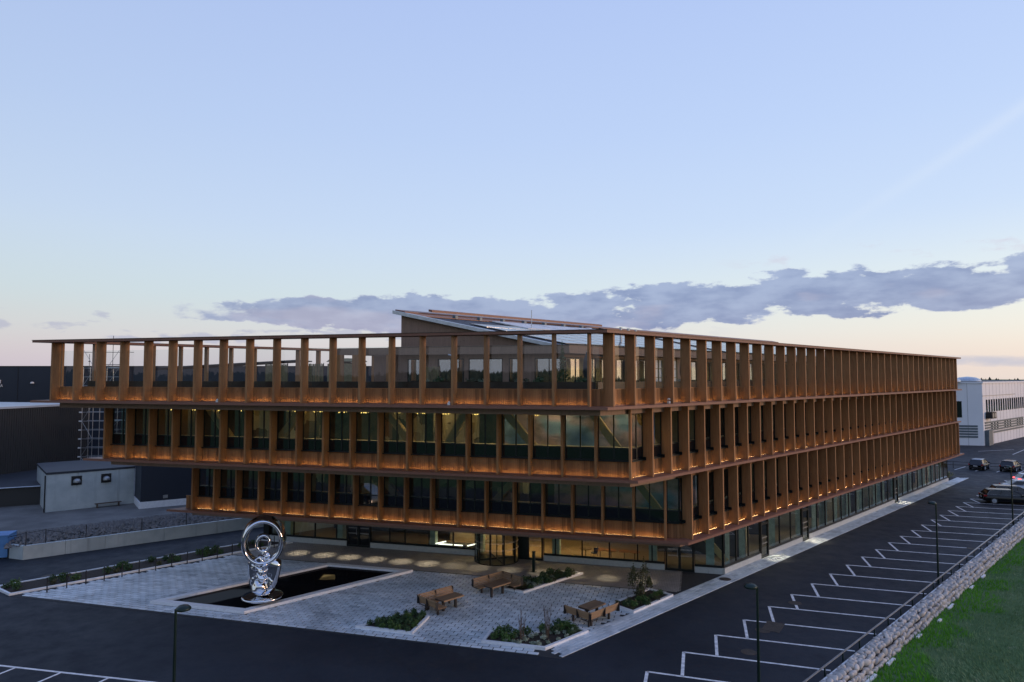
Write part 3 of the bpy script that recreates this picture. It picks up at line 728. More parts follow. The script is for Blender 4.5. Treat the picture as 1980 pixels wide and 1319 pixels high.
# interior lamps
def area(p, e, sx, sy, c_=(1, .66, .30)):
    l = bpy.data.lights.new('ceiling_lamp', 'AREA'); l.shape = 'RECTANGLE'; l.size = sx; l.size_y = sy; l.energy = e; l.color = c_
    obj('ceiling_lamp', l, B, T(*p))
for u, e in ((30.5, 35), (26.5, 100), (22.5, 150), (18.5, 160), (14.5, 150), (10.5, 130), (6.5, 190), (2.9, 130)): area(Q3(u, 5.6, 11.38), e, 1.6, 1.6)
for v, e in ((10, 45), (18, 25), (27, 15), (37, 12)): area(Q3(3.4, v, 11.38), e, 1.2, 1.2)
for u, e in ((26, 35), (12, 55), (5, 50)): area(Q3(u, 10.8, 7.38), e, 1.5, 1.5)
for u, e in ((23, 620), (18.4, 520), (13.6, 380), (9.5, 60), (35, 30)): area(Q3(u, 19.2, 3.38), e, 1.4, 1.4)
for v, e in ((19, 90), (25, 130), (31, 130), (38, 130), (45, 130), (52, 130), (59, 130), (66, 130), (72, 100)): area(Q3(5, v, 3.38), e, 1.6, 1.6, (1, .88, .62))
for v, e in ((9, 25), (13, 25), (16, 30), (24, 30), (32, 30), (40, 30)): area(Q3(9.5, v, 14.6), e, 1.2, 1.2)
# ------------------------------------------------------------------ penthouse on the terrace
def PH(u, v, o=0): return frame(Q(u, v)-NL*o, U, NL, 0)
obj('penthouse_roof', MB().prism(pv([(6.2, 6.4), (18.0, 6.4), (18.0, 64), (6.2, 64)]), 14.80, 15.28).mesh('ph_roof', 'brown'), B)
obj('penthouse_roof_edge', MB().prism(pv([(6.15, 6.35), (18.05, 6.35), (18.05, 64.05), (6.15, 64.05)]), 15.283, 15.31).mesh('ph_edge', 'dkbrown'), B)
def phwin(fr, w, z0=12.15, z1=14.55, name='terrace_window', dark=False):
    b_ = MB(); f = .06
    b_.box(-w/2, -w/2+f, -.06, .02, z0, z1); b_.box(w/2-f, w/2, -.06, .02, z0, z1); b_.box(-w/2+f, w/2-f, -.058, .018, z0, z0+f); b_.box(-w/2+f, w/2-f, -.058, .018, z1-f, z1)
    if w > 1.4: b_.box(-.03, .03, -.056, .016, z0+f, z1-f)
    o = obj(name, b_.mesh('phw', 'frame'), B, fr)
    obj('pane', MB().box(-w/2+f, w/2-f, -.03, -.018, z0+f, z1-f).mesh('php', 'dkglass' if dark else 'phglass'), o, fr)
cuts = [7.08, 8.9, 9.7, 10.55, 10.95, 13.2, 13.5, 15.3, 16.1, 17.4]
wv = 7.2
for i in range(0, len(cuts)-1, 2):
    a, b_ = cuts[i], cuts[i+1]; phwin(PH((a+b_)/2, wv), b_-a)
    if i+2 < len(cuts):
        a, b_ = cuts[i+1], cuts[i+2]
        obj('penthouse_pier', MB().box(-(b_-a)/2, (b_-a)/2, -.12, .03, 12.02, 14.8).mesh('pier', 'brown'), B, PH((a+b_)/2, wv))
obj('penthouse_head', MB().box(-5.2, 5.2, -.12, .025, 14.555, 14.8).mesh('phh', 'brown'), B, PH(12.25, wv))
def PR(v, o=0): return frame(Q(7.0, v)-NR*o, -V, NR, 0)
v = 7.25; i = 0
while v < 63:
    w = 1.9
    if i in (2, 7, 13, 19): obj('penthouse_pier', MB().box(-.45, .45, -.12, .03, 12.02, 14.8).mesh('pier', 'fin' if i == 2 else 'brown'), B, PR(v+.45)); v += .92
    elif i in (5, 6):
        b_ = MB()
        for k in range(5): b_.box(-w/2+k*w/4.2, -w/2+k*w/4.2+.05, -.02, .03, 12.1, 14.6)
        for k in range(5): b_.box(-w/2, w/2, -.018, .028, 12.1+k*.62, 12.14+k*.62)
        b_.box(-w/2, w/2, -.06, -.03, 12.1, 14.6, 1)
        obj('sliding_screen', b_.mesh('shoji', ['reed', 'whitepaint']), B, PR(v+w/2)); v += w+.03
    else: phwin(PR(v+w/2), w); v += w+.03
    i += 1
obj('penthouse_head', MB().prism(line(Q(7.1, 7.2), Q(7.1, 63.5), .1), 14.60, 14.8).mesh('phh2', 'brown'), B)
obj('penthouse_wall', MB().prism(pv([(17.4, 7.3), (19.9, 7.3), (19.9, 30), (17.4, 30)]), 12.02, 14.80).mesh('phwall', 'brown'), B)
obj('penthouse_core', MB().prism(pv([(11.5, 14), (17.2, 14), (17.2, 62), (11.5, 62)]), 12.02, 14.79).mesh('phcore', 'intwall'), B)
for a, b_ in (((18.02, 6.5), (21.8, 6.5)), ((21.7, 6.8), (21.7, 14)), ((19.9, 9), (21.5, 9)), ((18.1, 11.5), (21.5, 11.5))):
    obj('pergola_beam', MB().prism(line(Q(*a), Q(*b_), .16), 14.83, 15.27).mesh('pbeam', 'brown'), B)
for u, v in ((21.6, 6.5), (20.45, 6.5), (21.6, 11), (18.1, 6.6), (21.6, 13.9)):
    obj('pergola_post', MB().box(-.22, .22, -.12, .12, 12.02, 14.83).mesh('ppost', 'fin'), B, PH(u, v))
# mono-pitch roofs: brown gable, pale verge, skylights and rows of solar panels
ZH, ZL, UH, UL = 17.62, 15.36, 17.75, 7.3
def zr(u, h=0): return ZL+(ZH-ZL)*(u-UL)/(UH-UL)+h
def rp(u, v, h=0): return Q3(u, v, zr(u, h))
def rslab(u0, u1, v0, v1, h0, h1, name, m_, par=B):
    vs = [rp(u0, v0, h0), rp(u1, v0, h0), rp(u1, v1, h0), rp(u0, v1, h0), rp(u0, v0, h1), rp(u1, v0, h1), rp(u1, v1, h1), rp(u0, v1, h1)]
    me = MB().add(vs, [(0, 1, 2, 3), (7, 6, 5, 4), (0, 4, 5, 1), (1, 5, 6, 2), (2, 6, 7, 3), (3, 7, 4, 0)]).mesh(name, m_)
    return obj(name, me, par)
def gable(v, m_='brown'):
    a, b_ = Q(UL+.35, v), Q(UH-.15, v); c_, d_ = Q(UL+.35, v+.14), Q(UH-.15, v+.14); za, zb = zr(UL+.35, -.14), zr(UH-.15, -.14); z0 = 15.312
    vs = [(*a, z0), (*b_, z0), (*b_, zb), (*a, za), (*c_, z0), (*d_, z0), (*d_, zb), (*c_, za)]
    obj('gable_wall', MB().add(vs, [(0, 1, 2, 3), (7, 6, 5, 4), (0, 4, 5, 1), (1, 5, 6, 2), (2, 6, 7, 3), (3, 7, 4, 0)]).mesh('gable', m_), B)
gable(6.9); gable(27.5, 'dkbrown')
obj('roof_back_wall', MB().prism(line(Q(17.5, 7.0), Q(17.5, 62), .12), 15.31, 17.4).mesh('rbw', 'brown'), B)
rslab(UL, UH, 6.5, 25.2, -.13, 0, 'sloping_roof', 'blackroof'); rslab(UL, UH, 26.9, 62, -.13, 0, 'sloping_roof', 'blackroof')
rslab(UL-.05, UH+.05, 6.42, 6.72, -.16, .06, 'verge', 'alu'); rslab(UL-.05, UH+.05, 26.8, 27.1, -.16, .08, 'verge', 'dkbrown')
rslab(17.2, 17.9, 6.75, 62, .02, .12, 'ridge_cap', 'ledge'); rslab(16.0, 17.1, 6.8, 17, .02, .05, 'roof_boarding', 'orange')
for i in range(3): rslab(13.2, 15.8, 12.6+i*4.1, 16.5+i*4.1, .05, .12, 'skylight', 'whitepaint')
for i in range(7): rslab(16.0, 16.22, 9.5+i*2.2, 9.72+i*2.2, .04, .26, 'roof_bracket', 'louver')
rslab(16.4, 16.65, 8.0, 26, .30, .45, 'roof_beam', 'ledge')
pme = None
for r_ in range(5):
    for c_ in range(27):
        v0 = 8.0+c_*2.02
        if 24.2 < v0 < 27.3: continue
        u0 = 7.5+r_*1.28
        if v0 > 25 and r_ == 4 and c_ % 2: pass
        rslab(u0, u0+1.18, v0, v0+1.9, .05, .09, 'solar_panel', 'panel')
for u, v, h, r_ in ((9.4, 16.9, 1.1, .09), (9.1, 17.3, 1.1, .09), (8.8, 17.7, 1.1, .09), (13.6, 13.5, 1.3, .03), (6.6, 25, .7, .03), (6.6, 29, .8, .04), (6.7, 41, 1.0, .05), (9.5, 31, .5, .07)):
    z = zr(u) if u > UL else 15.3
    obj('roof_pipe', MB().tube((0, 0, 0), (0, 0, h), r_, 8).tube((0, 0, h), (0, 0, h+.04), r_*1.3, 8).mesh('roof_pipe', 'alu'), B, T(*Q3(u, v, z)))
for u, v in ((6.75, 34), (6.75, 39.5), (6.8, 47)):
    obj('roof_vent_box', MB().box(-.2, .2, -.2, .2, 0, .7).mesh('vent_box', 'whitepaint'), B, T(*Q3(u, v, 15.31)))
for s, lv, side in ((1.0+1.863*4, 4, 'L'), (1.0+1.863*12, 4, 'L')):
    obj('small_ledge_lamp', MB().box(-.07, .07, -.07, .07, 0, .12).lathe([(.05, .12), (.08, .15), (.001, .22)], 8).mesh('ledge_lamp', 'whitepaint'), B, FLm(LV[4], s+.2, .35, 11.865))
obj('small_ledge_lamp', MB().box(-.07, .07, -.07, .07, 0, .14).lathe([(.07, .2), (.1, .26), (.001, .32)], 8).mesh('ledge_lamp', 'whitepaint'), B, FRm(LV[4], 6.3, .45, 11.865))
# rain pipes on the penthouse
for u, v in ((13.4, 6.2), (6.5, 10.2)): obj('rain_pipe', MB().tube((0, 0, 12.02), (0, 0, 14.8), .05).tube((0, 0, 14.7), (.35, 0, 14.78), .05).mesh('rain_pipe', 'alu'), B, PH(u, v))

# ------------------------------------------------------------------ golden pendant lamps in the windows of the middle floor
mb = MB()
for i in range(46):
    a = rnd.random()*6.28; r_ = .12+.33*rnd.random(); z = rnd.uniform(-.17, .12)
    x, y = r_*math.cos(a), r_*math.sin(a); s_ = .045; b2 = rnd.random()*3
    mb.quad((x-s_, y, z), (x, y+s_*math.cos(b2), z+s_), (x+s_, y, z+.02), (x, y-s_, z-s_*math.sin(b2)))
pm_ = mb.mesh('petals', 'pendant')
k = 0; pl0 = None
for s in [31.3, 29.5, 27.6, 25.8, 22.0, 20.1, 18.3, 16.4, 14.5, 12.7, 10.9, 9.0, 7.1, 5.3]:
    for dv in ((3.2,) if k % 3 else (3.2, 5.0)):
        p = LV[3]['c']+U*(s-LV[3]['s'])-NL*dv
        t = thing('pendant_lamp', '%s golden petal pendant lamp from the left behind the middle floor windows%s' % (ORD[k], '' if dv < 4 else ', hanging further back'), 'lamp', (p.x, p.y, 11.22), rnd.random()*3, 'golden pendant lamps on the middle floor')
        part('petals', pm_, t); part('rod', cached('rod', lambda: MB().tube((0, 0, .1), (0, 0, .22), .012, 6).mesh('rod', 'dark')), t)
    k += 1

# ------------------------------------------------------------------ tables and chairs
def round_table(p, r_, label, grp, top='orange', n=1):
    t = thing('round_table', label, 'table', p, 0, grp)
    part('table_top', MB().lathe([(.001, .70), (r_-.01, .70), (r_, .715), (r_, .735), (.001, .74)], 20).mesh('table_top', top), t)
    part('stem', MB().tube((0, 0, .03), (0, 0, .70), .03).mesh('stem', 'dark'), t); part('foot', MB().lathe([(.26, 0), (.26, .02), (.001, .035)], 16).mesh('foot', 'dark'), t)
    return t
def chair(p, rz, label, grp, m_='navy'):
    t = thing('chair', label, 'chair', p, rz, grp)
    part('seat', MB().lathe([(.001, .40), (.22, .41), (.24, .45), (.20, .48), (.001, .47)], 14).mesh('seat', m_), t)
    mb = MB()
    for i in range(7):
        a0 = math.pi*(.15+.7*i/7); a1 = math.pi*(.15+.7*(i+1)/7)
        for r0, r1, z0, z1 in ((.24, .27, .48, .86),):
            mb.quad((r0*math.cos(a0), r0*math.sin(a0), z0), (r0*math.cos(a1), r0*math.sin(a1), z0), (r1*math.cos(a1), r1*math.sin(a1), z1), (r1*math.cos(a0), r1*math.sin(a0), z1))
            mb.quad((r0*1.1*math.cos(a0), r0*1.1*math.sin(a0), z0), (r0*1.1*math.cos(a1), r0*1.1*math.sin(a1), z0), (r1*1.1*math.cos(a1), r1*1.1*math.sin(a1), z1), (r1*1.1*math.cos(a0), r1*1.1*math.sin(a0), z1))
            mb.quad((r1*math.cos(a0), r1*math.sin(a0), z1), (r1*math.cos(a1), r1*math.sin(a1), z1), (r1*1.1*math.cos(a1), r1*1.1*math.sin(a1), z1), (r1*1.1*math.cos(a0), r1*1.1*math.sin(a0), z1))
    part('backrest', mb.mesh('backrest', m_), t)
    lm_ = cached('cleg', lambda: MB().tube((.15, .15, .41), (.21, .21, 0), .014, 6).mesh('leg', 'bark'))
    for i in range(4): part('leg', lm_, t, RZ(i*math.pi/2))
    return t
for i, (u, w) in enumerate([(12.75, 'beside the navy chair just right of the entrance'), (11.7, 'leftmost of the four tan tables'), (10.9, 'second of the four tan tables'), (9.95, 'third of the four tan tables'), (9.2, 'rightmost of the four tan tables')]):
    round_table(Q3(u, 18.0, .10), .40 if i else .45, 'round bistro table inside the glass, '+w, 'bistro tables behind the ground floor glass', 'tabletop' if i == 0 else 'orange')
chair(Q3(12.2, 18.1, .10), ax+1.2, 'navy shell chair beside a table just inside the entrance glass', 'shell chairs indoors')
obj('raised_floor', MB().prism(pv([(1.6, 4.05), (36.5, 4.05), (36.5, 7.6), (1.6, 7.6)]), 7.921, 8.42).mesh('raised_floor', 'floorwood'), B)
k = 0
for s, o in ((29.6, 2.6), (24.0, 3.0), (22.3, 3.3), (18.6, 2.7), (14.7, 3.0), (12.9, 3.4), (10.0, 2.8), (6.2, 3.0), (3.0, 2.6)):
    p = LV[3]['c']+U*(s-LV[3]['s'])-NL*(o-.55); q = (p.x, p.y, 8.42)
    lab = '%s cafe table from the left behind the middle floor windows' % ORD[k]
    round_table(q, .5, lab, 'cafe tables on the middle floor', 'tabletop')
    for j, a in enumerate((.4, 2.6)):
        chair((p.x+.75*math.cos(a), p.y+.75*math.sin(a), 8.42), a-1.57, '%s padded chair at the %s cafe table on the middle floor' % (('dark', 'second dark')[j], ORD[k]), 'cafe chairs on the middle floor', 'navy')
    k += 1

# ------------------------------------------------------------------ foliage helpers
def leafmesh(name, m_, n, rx, rz, s=.06, z0=0, shape='ball', seed=0):
    g = np.random.default_rng(seed); vs = np.zeros((n, 4, 3)); 
    d_ = g.normal(size=(n, 3)); d_ /= np.linalg.norm(d_, axis=1)[:, None]
    r_ = g.uniform(.35, 1, n)**.6
    c_ = d_*r_[:, None]*np.array([rx, rx, rz/2])*(1+.25*np.sin(d_[:, :1]*7+seed)+.2*np.cos(d_[:, 1:2]*6)); c_[:, 2] += z0+rz/2
    if shape == 'cone':
        h = (c_[:, 2]-z0)/rz; k_ = np.clip(1.25-h, .12, 1)[:, None]; c_[:, :2] *= k_
    a = g.normal(size=(n, 3)); a /= np.linalg.norm(a, axis=1)[:, None]; b_ = np.cross(a, g.normal(size=(n, 3))); b_ /= np.linalg.norm(b_, axis=1)[:, None]
    sz = s*g.uniform(.6, 1.3, n)[:, None]
    vs[:, 0] = c_-a*sz; vs[:, 1] = c_+b_*sz*.5; vs[:, 2] = c_+a*sz; vs[:, 3] = c_-b_*sz*.5
    me = bpy.data.meshes.new(name); me.from_pydata(vs.reshape(-1, 3).tolist(), [], [(4*i, 4*i+1, 4*i+2, 4*i+3) for i in range(n)]); me.materials.append(M[m_])
    return me
def kerbed_bed(name, label, poly, h=.16, w=.16, soil_h=.10):
    p0 = Q3(*poly[0]); t = thing(name, label, 'planter', (p0.x, p0.y, 0), 0, None)
    P_ = [Q(u, v)-p0.xy for u, v in poly]; n = len(P_)
    cen_ = sum(P_, Vector((0, 0)))/n
    a = sum(P_[i].x*P_[(i+1) % n].y-P_[(i+1) % n].x*P_[i].y for i in range(n))
    if a < 0: P_ = P_[::-1]
    inn = []
    for i in range(n):
        a_, b_, c_ = P_[i-1], P_[i], P_[(i+1) % n]
        d1 = (b_-a_).normalized(); d2 = (c_-b_).normalized(); n1 = Vector((-d1.y, d1.x)); n2 = Vector((-d2.y, d2.x)); bs = (n1+n2); bs = bs/bs.dot(n1)
        inn.append(b_+bs*w)
    part('soil', MB().prism([tuple(q) for q in inn], .04, soil_h).mesh('soil', 'soil'), t)
    for i in range(n):
        j = (i+1) % n; L_ = (P_[j]-P_[i]).length; m_ = max(1, int(round(L_/1.0)))
        for k in range(m_):
            f0, f1 = k/m_+.004/L_, (k+1)/m_-.004/L_
            q = [P_[i].lerp(P_[j], f0), P_[i].lerp(P_[j], f1), inn[i].lerp(inn[j], f1), inn[i].lerp(inn[j], f0)]
            part('kerb_stone', MB().prism([tuple(x) for x in q], 0, h+rnd.uniform(-.004, .004)).mesh('kerb', 'kerb'), t)
    return t
pA = [(12.75, -1.25), (9.4, -1.32), (10.95, 1.6), (12.5, 2.45)]
pB = [(5.6, -1.36), (2.3, -1.37), (2.25, 1.9), (4.3, 2.92), (4.38, .38), (6.5, .40)]
pC = [(2.24, 5.89), (2.33, 10.15), (4.35, 11.15), (4.37, 7.09)]
pD = [(10.14, 7.9), (10.2, 13.76), (12.0, 13.72), (12.09, 8.4)]
kerbed_bed('planter', 'kite shaped kerbed bed full of low green plants, left in the plaza', pA)
kerbed_bed('planter', 'boomerang shaped kerbed bed at the front corner of the plaza', pB)
kerbed_bed('planter', 'kerbed bed with the small tree, by the car park edge', pC)
kerbed_bed('planter', 'long kerbed bed behind the corner bench near the entrance', pD)
def inside(u, v, poly, mrg=.0):
    c_ = False; n = len(poly)
    for i in range(n):
        (x1, y1), (x2, y2) = poly[i], poly[(i+1) % n]
        if (y1 > v) != (y2 > v) and u < (x2-x1)*(v-y1)/(y2-y1)+x1: c_ = not c_
    return c_
def shrink(poly, k):
    cx = sum(p[0] for p in poly)/len(poly); cy = sum(p[1] for p in poly)/len(poly); return [(cx+(x-cx)*k, cy+(y-cy)*k) for x, y in poly]
shr = [leafmesh('foliage', 'leaf', 240, .24, .34, .055, 0, 'ball', 3), leafmesh('foliage', 'leaf2', 240, .26, .36, .055, 0, 'ball', 4), leafmesh('foliage', 'leafpale', 170, .20, .26, .05, 0, 'ball', 5),
       leafmesh('foliage', 'leafolive', 200, .22, .3, .05, 0, 'ball', 6)]
def stem_me(): return cached('stem_', lambda: MB().tube((0, 0, 0), (.02, .01, .2), .012, 5).mesh('stem', 'bark'))
def plant(kind, u, v, s, label, grp, z=.09):
    t = thing('shrub', label, 'shrub', Q3(u, v, z), rnd.random()*6, grp); sc = Matrix.Scale(s, 4)
    part('foliage', shr[kind], t, sc); part('stem', stem_me(), t); return t
def fill(poly, n, kinds, label, grp, smin=.7, smax=1.15, sel=None, mind=.36):
    made = []; pts = []; tries = 0; sp_ = shrink(poly, .86)
    while len(pts) < n and tries < 6000:
        tries += 1; u = rnd.uniform(min(p[0] for p in poly), max(p[0] for p in poly)); v = rnd.uniform(min(p[1] for p in poly), max(p[1] for p in poly))
        if not inside(u, v, sp_) or not inside(u, v, poly) or (sel and not sel(u, v)): continue
        q = Q(u, v)
        if any((q-o).length < mind for o in pts): continue
        pts.append(q); made.append((q.x/q.y, plant(rnd.choice(kinds), u, v, rnd.uniform(smin, smax), label, grp)))
    for i, (_, t) in enumerate(sorted(made, key=lambda q: q[0])): t['label'] = '%s %s, counted from the left' % (ORD[i], label)
fill(pA, 30, [0, 0, 1], 'low green shrub in the kite shaped bed', 'green shrubs in the kite shaped bed', .6, .95)
fill(pB, 16, [0, 1, 1], 'bushy green plant in the boomerang shaped bed', 'green plants in the boomerang shaped bed', .7, 1.2, lambda u, v: u > 4.4 or v > 1.0)
fill(pB, 20, [2], 'pale variegated plant at the front of the boomerang shaped bed', 'pale plants in the boomerang shaped bed', .6, .9, lambda u, v: u < 4.8 and v < 1.4, .30)
fill(pC, 9, [0, 0, 1], 'rounded green shrub in the bed with the small tree', 'green shrubs around the small tree', .7, 1.1, lambda u, v: u < 3.3)
fill(pC, 14, [3], 'brownish low plant in the bed with the small tree', 'brownish plants around the small tree', .5, .9)
fill(pD, 22, [0, 0, 3], 'dark green shrub in the long bed near the entrance', 'dark shrubs in the long bed', .8, 1.3)
fill(pD, 14, [2], 'white flecked plant in the middle of the long bed', 'white flecked plants in the long bed', .6, 1.0, lambda u, v: 9.4 < v < 11.6, .28)
# bare stemmed bushes
def bare_bush(u, v, h, label):
    t = thing('bare_bush', label, 'bush', Q3(u, v, .09), 0, 'bare stemmed bushes in the front bed')
    for i in range(11):
        a = rnd.random()*6.28; r_ = rnd.uniform(.02, .16); hh = h*rnd.uniform(.6, 1)
        p0 = Vector((r_*.6*math.cos(a), r_*.6*math.sin(a), 0)); p1 = Vector((r_*2*math.cos(a), r_*2*math.sin(a), hh)); mb = MB().tube(p0, p1, .014, 5, 0, .006)
        for k in range(4):
            q = p0.lerp(p1, .3+.17*k); mb.tube(q, q+Vector((rnd.uniform(-.1, .1), rnd.uniform(-.1, .1), .16)), .006, 4)
        part('branch', mb.mesh('branch', 'bark'), t)
bare_bush(3.99, -.68, 1.75, 'tall bare stemmed bush, the left one of two in the front bed')
bare_bush(3.38, .33, 1.95, 'tall bare stemmed bush, the right one of two in the front bed')
# small two-headed tree
def leafy_tree(name, label, p, crowns, tr, m_='leafolive', n=700, s=.06, grp=None):
    t = thing(name, label, 'tree', p, 0, grp); mb = MB()
    for i, (dx, dy, z0, rx, rz) in enumerate(crowns): mb.tube((0, 0, -.05), (dx, dy, z0+rz*.8), tr, 7, 0, tr*.3)
    part('trunk', mb.mesh('trunk', 'bark'), t)
    for i, (dx, dy, z0, rx, rz) in enumerate(crowns): part('crown', leafmesh('crown', m_, n, rx, rz, s, 0, 'cone', 20+i), t, T(dx, dy, z0))
    return t
leafy_tree('small_tree', 'small two headed leafy tree in the kerbed bed beside the car park', Q3(3.56, 8.86, .1), [(-.42, 0, .62, .36, 1.45), (.22, 0, .55, .42, 1.65), (0, 0, .05, .34, .9), (.55, .1, .6, .25, .65)], .035, n=420, s=.065)

# ------------------------------------------------------------------ hedge strip, bollards
kerbed_bed('hedge_bed', 'long kerbed planting strip between the plaza and the side road', [(35.25, -2.3), (35.35, 16.2), (38.2, 16.2), (38.2, -1.0), (37.6, -1.5)], .14, .14, .08)
k = 0
for j in range(28):
    for r_ in range(2):
        if (j*3+r_*2) % 5 in (1, 3): continue
        u = 36.1+r_*1.2+rnd.uniform(-.2, .2); v = -1.3+j*.62+rnd.uniform(-.15, .15)
        plant(rnd.choice([0, 0, 1, 3]), u, v, rnd.uniform(.75, 1.25), '%s shrub from the street end in the %s row of the hedge strip' % (ORD[j], ('plaza side', 'road side')[r_]), 'shrubs in the hedge strip', .07)
bol = MB().tube((0, 0, 0), (0, 0, .9), .035, 10).lathe([(.001, .905), (.036, .905), (.036, .9)], 10).mesh('post_body', 'dark')
b0 = None
for i in range(15):
    v = -.98+1.09*i; u = 34.3+min(i*.07, .65)
    lab = '%s thin dark post from the street in the row beside the hedge' % ORD[i]
    t = thing('thin_post', lab, 'post', Q3(u, v, .012), 0, 'row of thin posts beside the hedge') 
    part('post_body', bol, t); part('foot_plate', cached('fpl', lambda: MB().lathe([(.07, 0), (.07, .02), (.001, .022)], 10).mesh('foot_plate', 'dark')), t)
t = thing('bollard_lamp', 'dark square bollard light standing in front of the entrance door', 'bollard', Q3(13.34, 13.31, .012), ax)
part('body', MB().box(-.09, .09, -.09, .09, .03, 1.38).mesh('body', 'polegreen'), t); part('base_plate', MB().lathe([(.2, 0), (.2, .03), (.001, .032)], 16).mesh('base_plate', 'polegreen'), t)
part('cap', MB().box(-.1, .1, -.1, .1, 1.381, 1.41).mesh('cap', 'polegreen'), t)

# ------------------------------------------------------------------ reflecting pool
u0, u1, v0, v1 = pool_uv
pc = Q3(u0, v0); t = thing('reflecting_pool', 'long slanted reflecting pool with pale stone rim and still black water', 'pool', (pc.x, pc.y, 0))
def lp(u, v): return tuple(Q(u, v)-pc.xy)
k = .5
O_ = [(u0, v0), (u1, v0), (u1, v1), (u0, v1)]; In = [(u0+k, v0+k), (u1-k, v0+k), (u1-k, v1-k), (u0+k, v1-k)]
for i in range(4):
    j = (i+1) % 4; n = 5 if i % 2 == 0 else 8
    for q in range(n):
        f0, f1 = q/n+.0006, (q+1)/n-.0006
        L2 = lambda A, B_, f: (A[0]+(B_[0]-A[0])*f, A[1]+(B_[1]-A[1])*f)
        pl_ = [lp(*L2(O_[i], O_[j], f0)), lp(*L2(O_[i], O_[j], f1)), lp(*L2(In[i], In[j], f1)), lp(*L2(In[i], In[j], f0))]
        part('rim_stone', MB().prism(pl_, .02, .19).mesh('rim', 'kerb'), t)
part('basin', MB().prism([lp(*x) for x in In], .012, .03).mesh('basin', 'dark'), t)
part('water', MB().prism([lp(*x) for x in In], .032, .06).mesh('water', 'water'), t)

# ------------------------------------------------------------------ chrome sculpture
SC = Vector((-14.75, 40.35, .05)); rot = math.radians(-9)
t = thing('chrome_sculpture', 'tall mirror polished ring sculpture standing on a disc in the black pool', 'sculpture', SC, rot)
def sm(mb, name, lm=None): part(name, mb.mesh(name, 'chrome', True), t, lm)
sm(MB().lathe([(.001, .0), (.55, .0), (.60, .16), (1.06, .30), (1.17, .37), (1.18, .44), (1.12, .49), (.85, .46), (.5, .44), (.001, .44)], 56), 'base_disc')
def ellring(ax_, az_, rr, ry, n=64, m_=20, y0=0, squash=1.0):
    mb = MB(); vs = []
    for i in range(n):
        a = 2*math.pi*i/n
        lower = max(0, -math.sin(a)); w = ry*(1-.18*lower)
        for j in range(m_):
            b_ = 2*math.pi*j/m_; cb, sb = math.cos(b_), math.sin(b_)
            flare = 1+.10*(sb > 0)*sb
            r1 = rr*cb; vs.append(((ax_*flare+r1)*math.cos(a), y0+w*sb, (az_*flare+r1)*math.sin(a)))
    return mb.add(vs, [(i*m_+j, ((i+1) % n)*m_+j, ((i+1) % n)*m_+(j+1) % m_, i*m_+(j+1) % m_) for i in range(n) for j in range(m_)])
sm(ellring(1.06, 1.23, .19, .64), 'large_ring', T(0, 0, 3.62) @ Matrix.Rotation(math.radians(24), 4, 'Z'))
sm(ellring(.36, .46, .10, .20, 44, 16), 'small_ring', T(.12, -.25, 3.55) @ Matrix.Rotation(math.radians(30), 4, 'Z'))
def loft(rings, n=48):
    vs = []
    for (z, rx, ry, cx, cy) in rings:
        for i in range(n):
            a = 2*math.pi*i/n; c_, s_ = math.cos(a), math.sin(a); e = .75
            vs.append((cx+rx*math.copysign(abs(c_)**e, c_), cy+ry*math.copysign(abs(s_)**e, s_), z))
    m_ = len(rings)
    return MB().add(vs, [(j*n+i, j*n+(i+1) % n, (j+1)*n+(i+1) % n, (j+1)*n+i) for j in range(m_-1) for i in range(n)]+[tuple(range(n))[::-1], tuple(range((m_-1)*n, m_*n))])
sm(loft([(.46, .30, .24, 0, .05), (.6, .58, .38, 0, .06), (.85, .74, .42, 0, .08), (1.2, .88, .42, 0, .1), (1.7, .98, .36, 0, .12), (2.15, 1.04, .36, .02, .14), (2.45, 1.0, .42, .03, .15), (2.62, .70, .36, .04, .15), (2.68, .3, .2, .04, .15)]), 'shell_body')
def blob(c_, r_, sx=1, sy=1, sz=1, seed=1):
    bm = bmesh.new(); bmesh.ops.create_icosphere(bm, subdivisions=4, radius=1)
    for v in bm.verts:
        p = v.co.copy(); k = 1+.10*math.sin(p.x*4+seed)*math.sin(p.z*5+seed*2)
        v.co = Vector((p.x*r_*sx*k, p.y*r_*sy*k, p.z*r_*sz*k))
    me = bpy.data.meshes.new('blob'); bm.to_mesh(me); bm.free(); me.materials.append(M['chrome']); me.polygons.foreach_set('use_smooth', [True]*len(me.polygons)); return me
part('base_ball', blob(0, .47, 1, .95, 1, 0), t, T(.02, -.32, 1.02))
for i, (x, y, z, r_, a, b_, c_, rr) in enumerate([(.10, -.38, 1.62, .24, 1.5, .9, .8, .6), (.16, -.36, 1.86, .20, 1.3, 1, .9, -.5), (.02, -.38, 2.08, .24, 1.4, 1, .7, .7), (-.06, -.30, 2.62, .24, 1.1, 1, 1.1, .2),
                                             (.28, -.36, 2.20, .18, .8, 1, 1.6, .5), (-.42, -.22, 2.12, .20, 1.0, .8, 1.2, -.4), (.30, -.1, 2.76, .20, 1.0, 1, 1.3, .4), (.20, -.25, 3.02, .16, 1, 1, 1.4, -.3), (-.50, -.1, 1.3, .26, .8, .7, 1.4, .3), (.55, -.1, 1.3, .26, .8, .7, 1.4, -.3)]):
    part('knot', blob(0, r_, a, b_, c_, i+1), t, T(x, y, z) @ Matrix.Rotation(rr, 4, 'Y'))

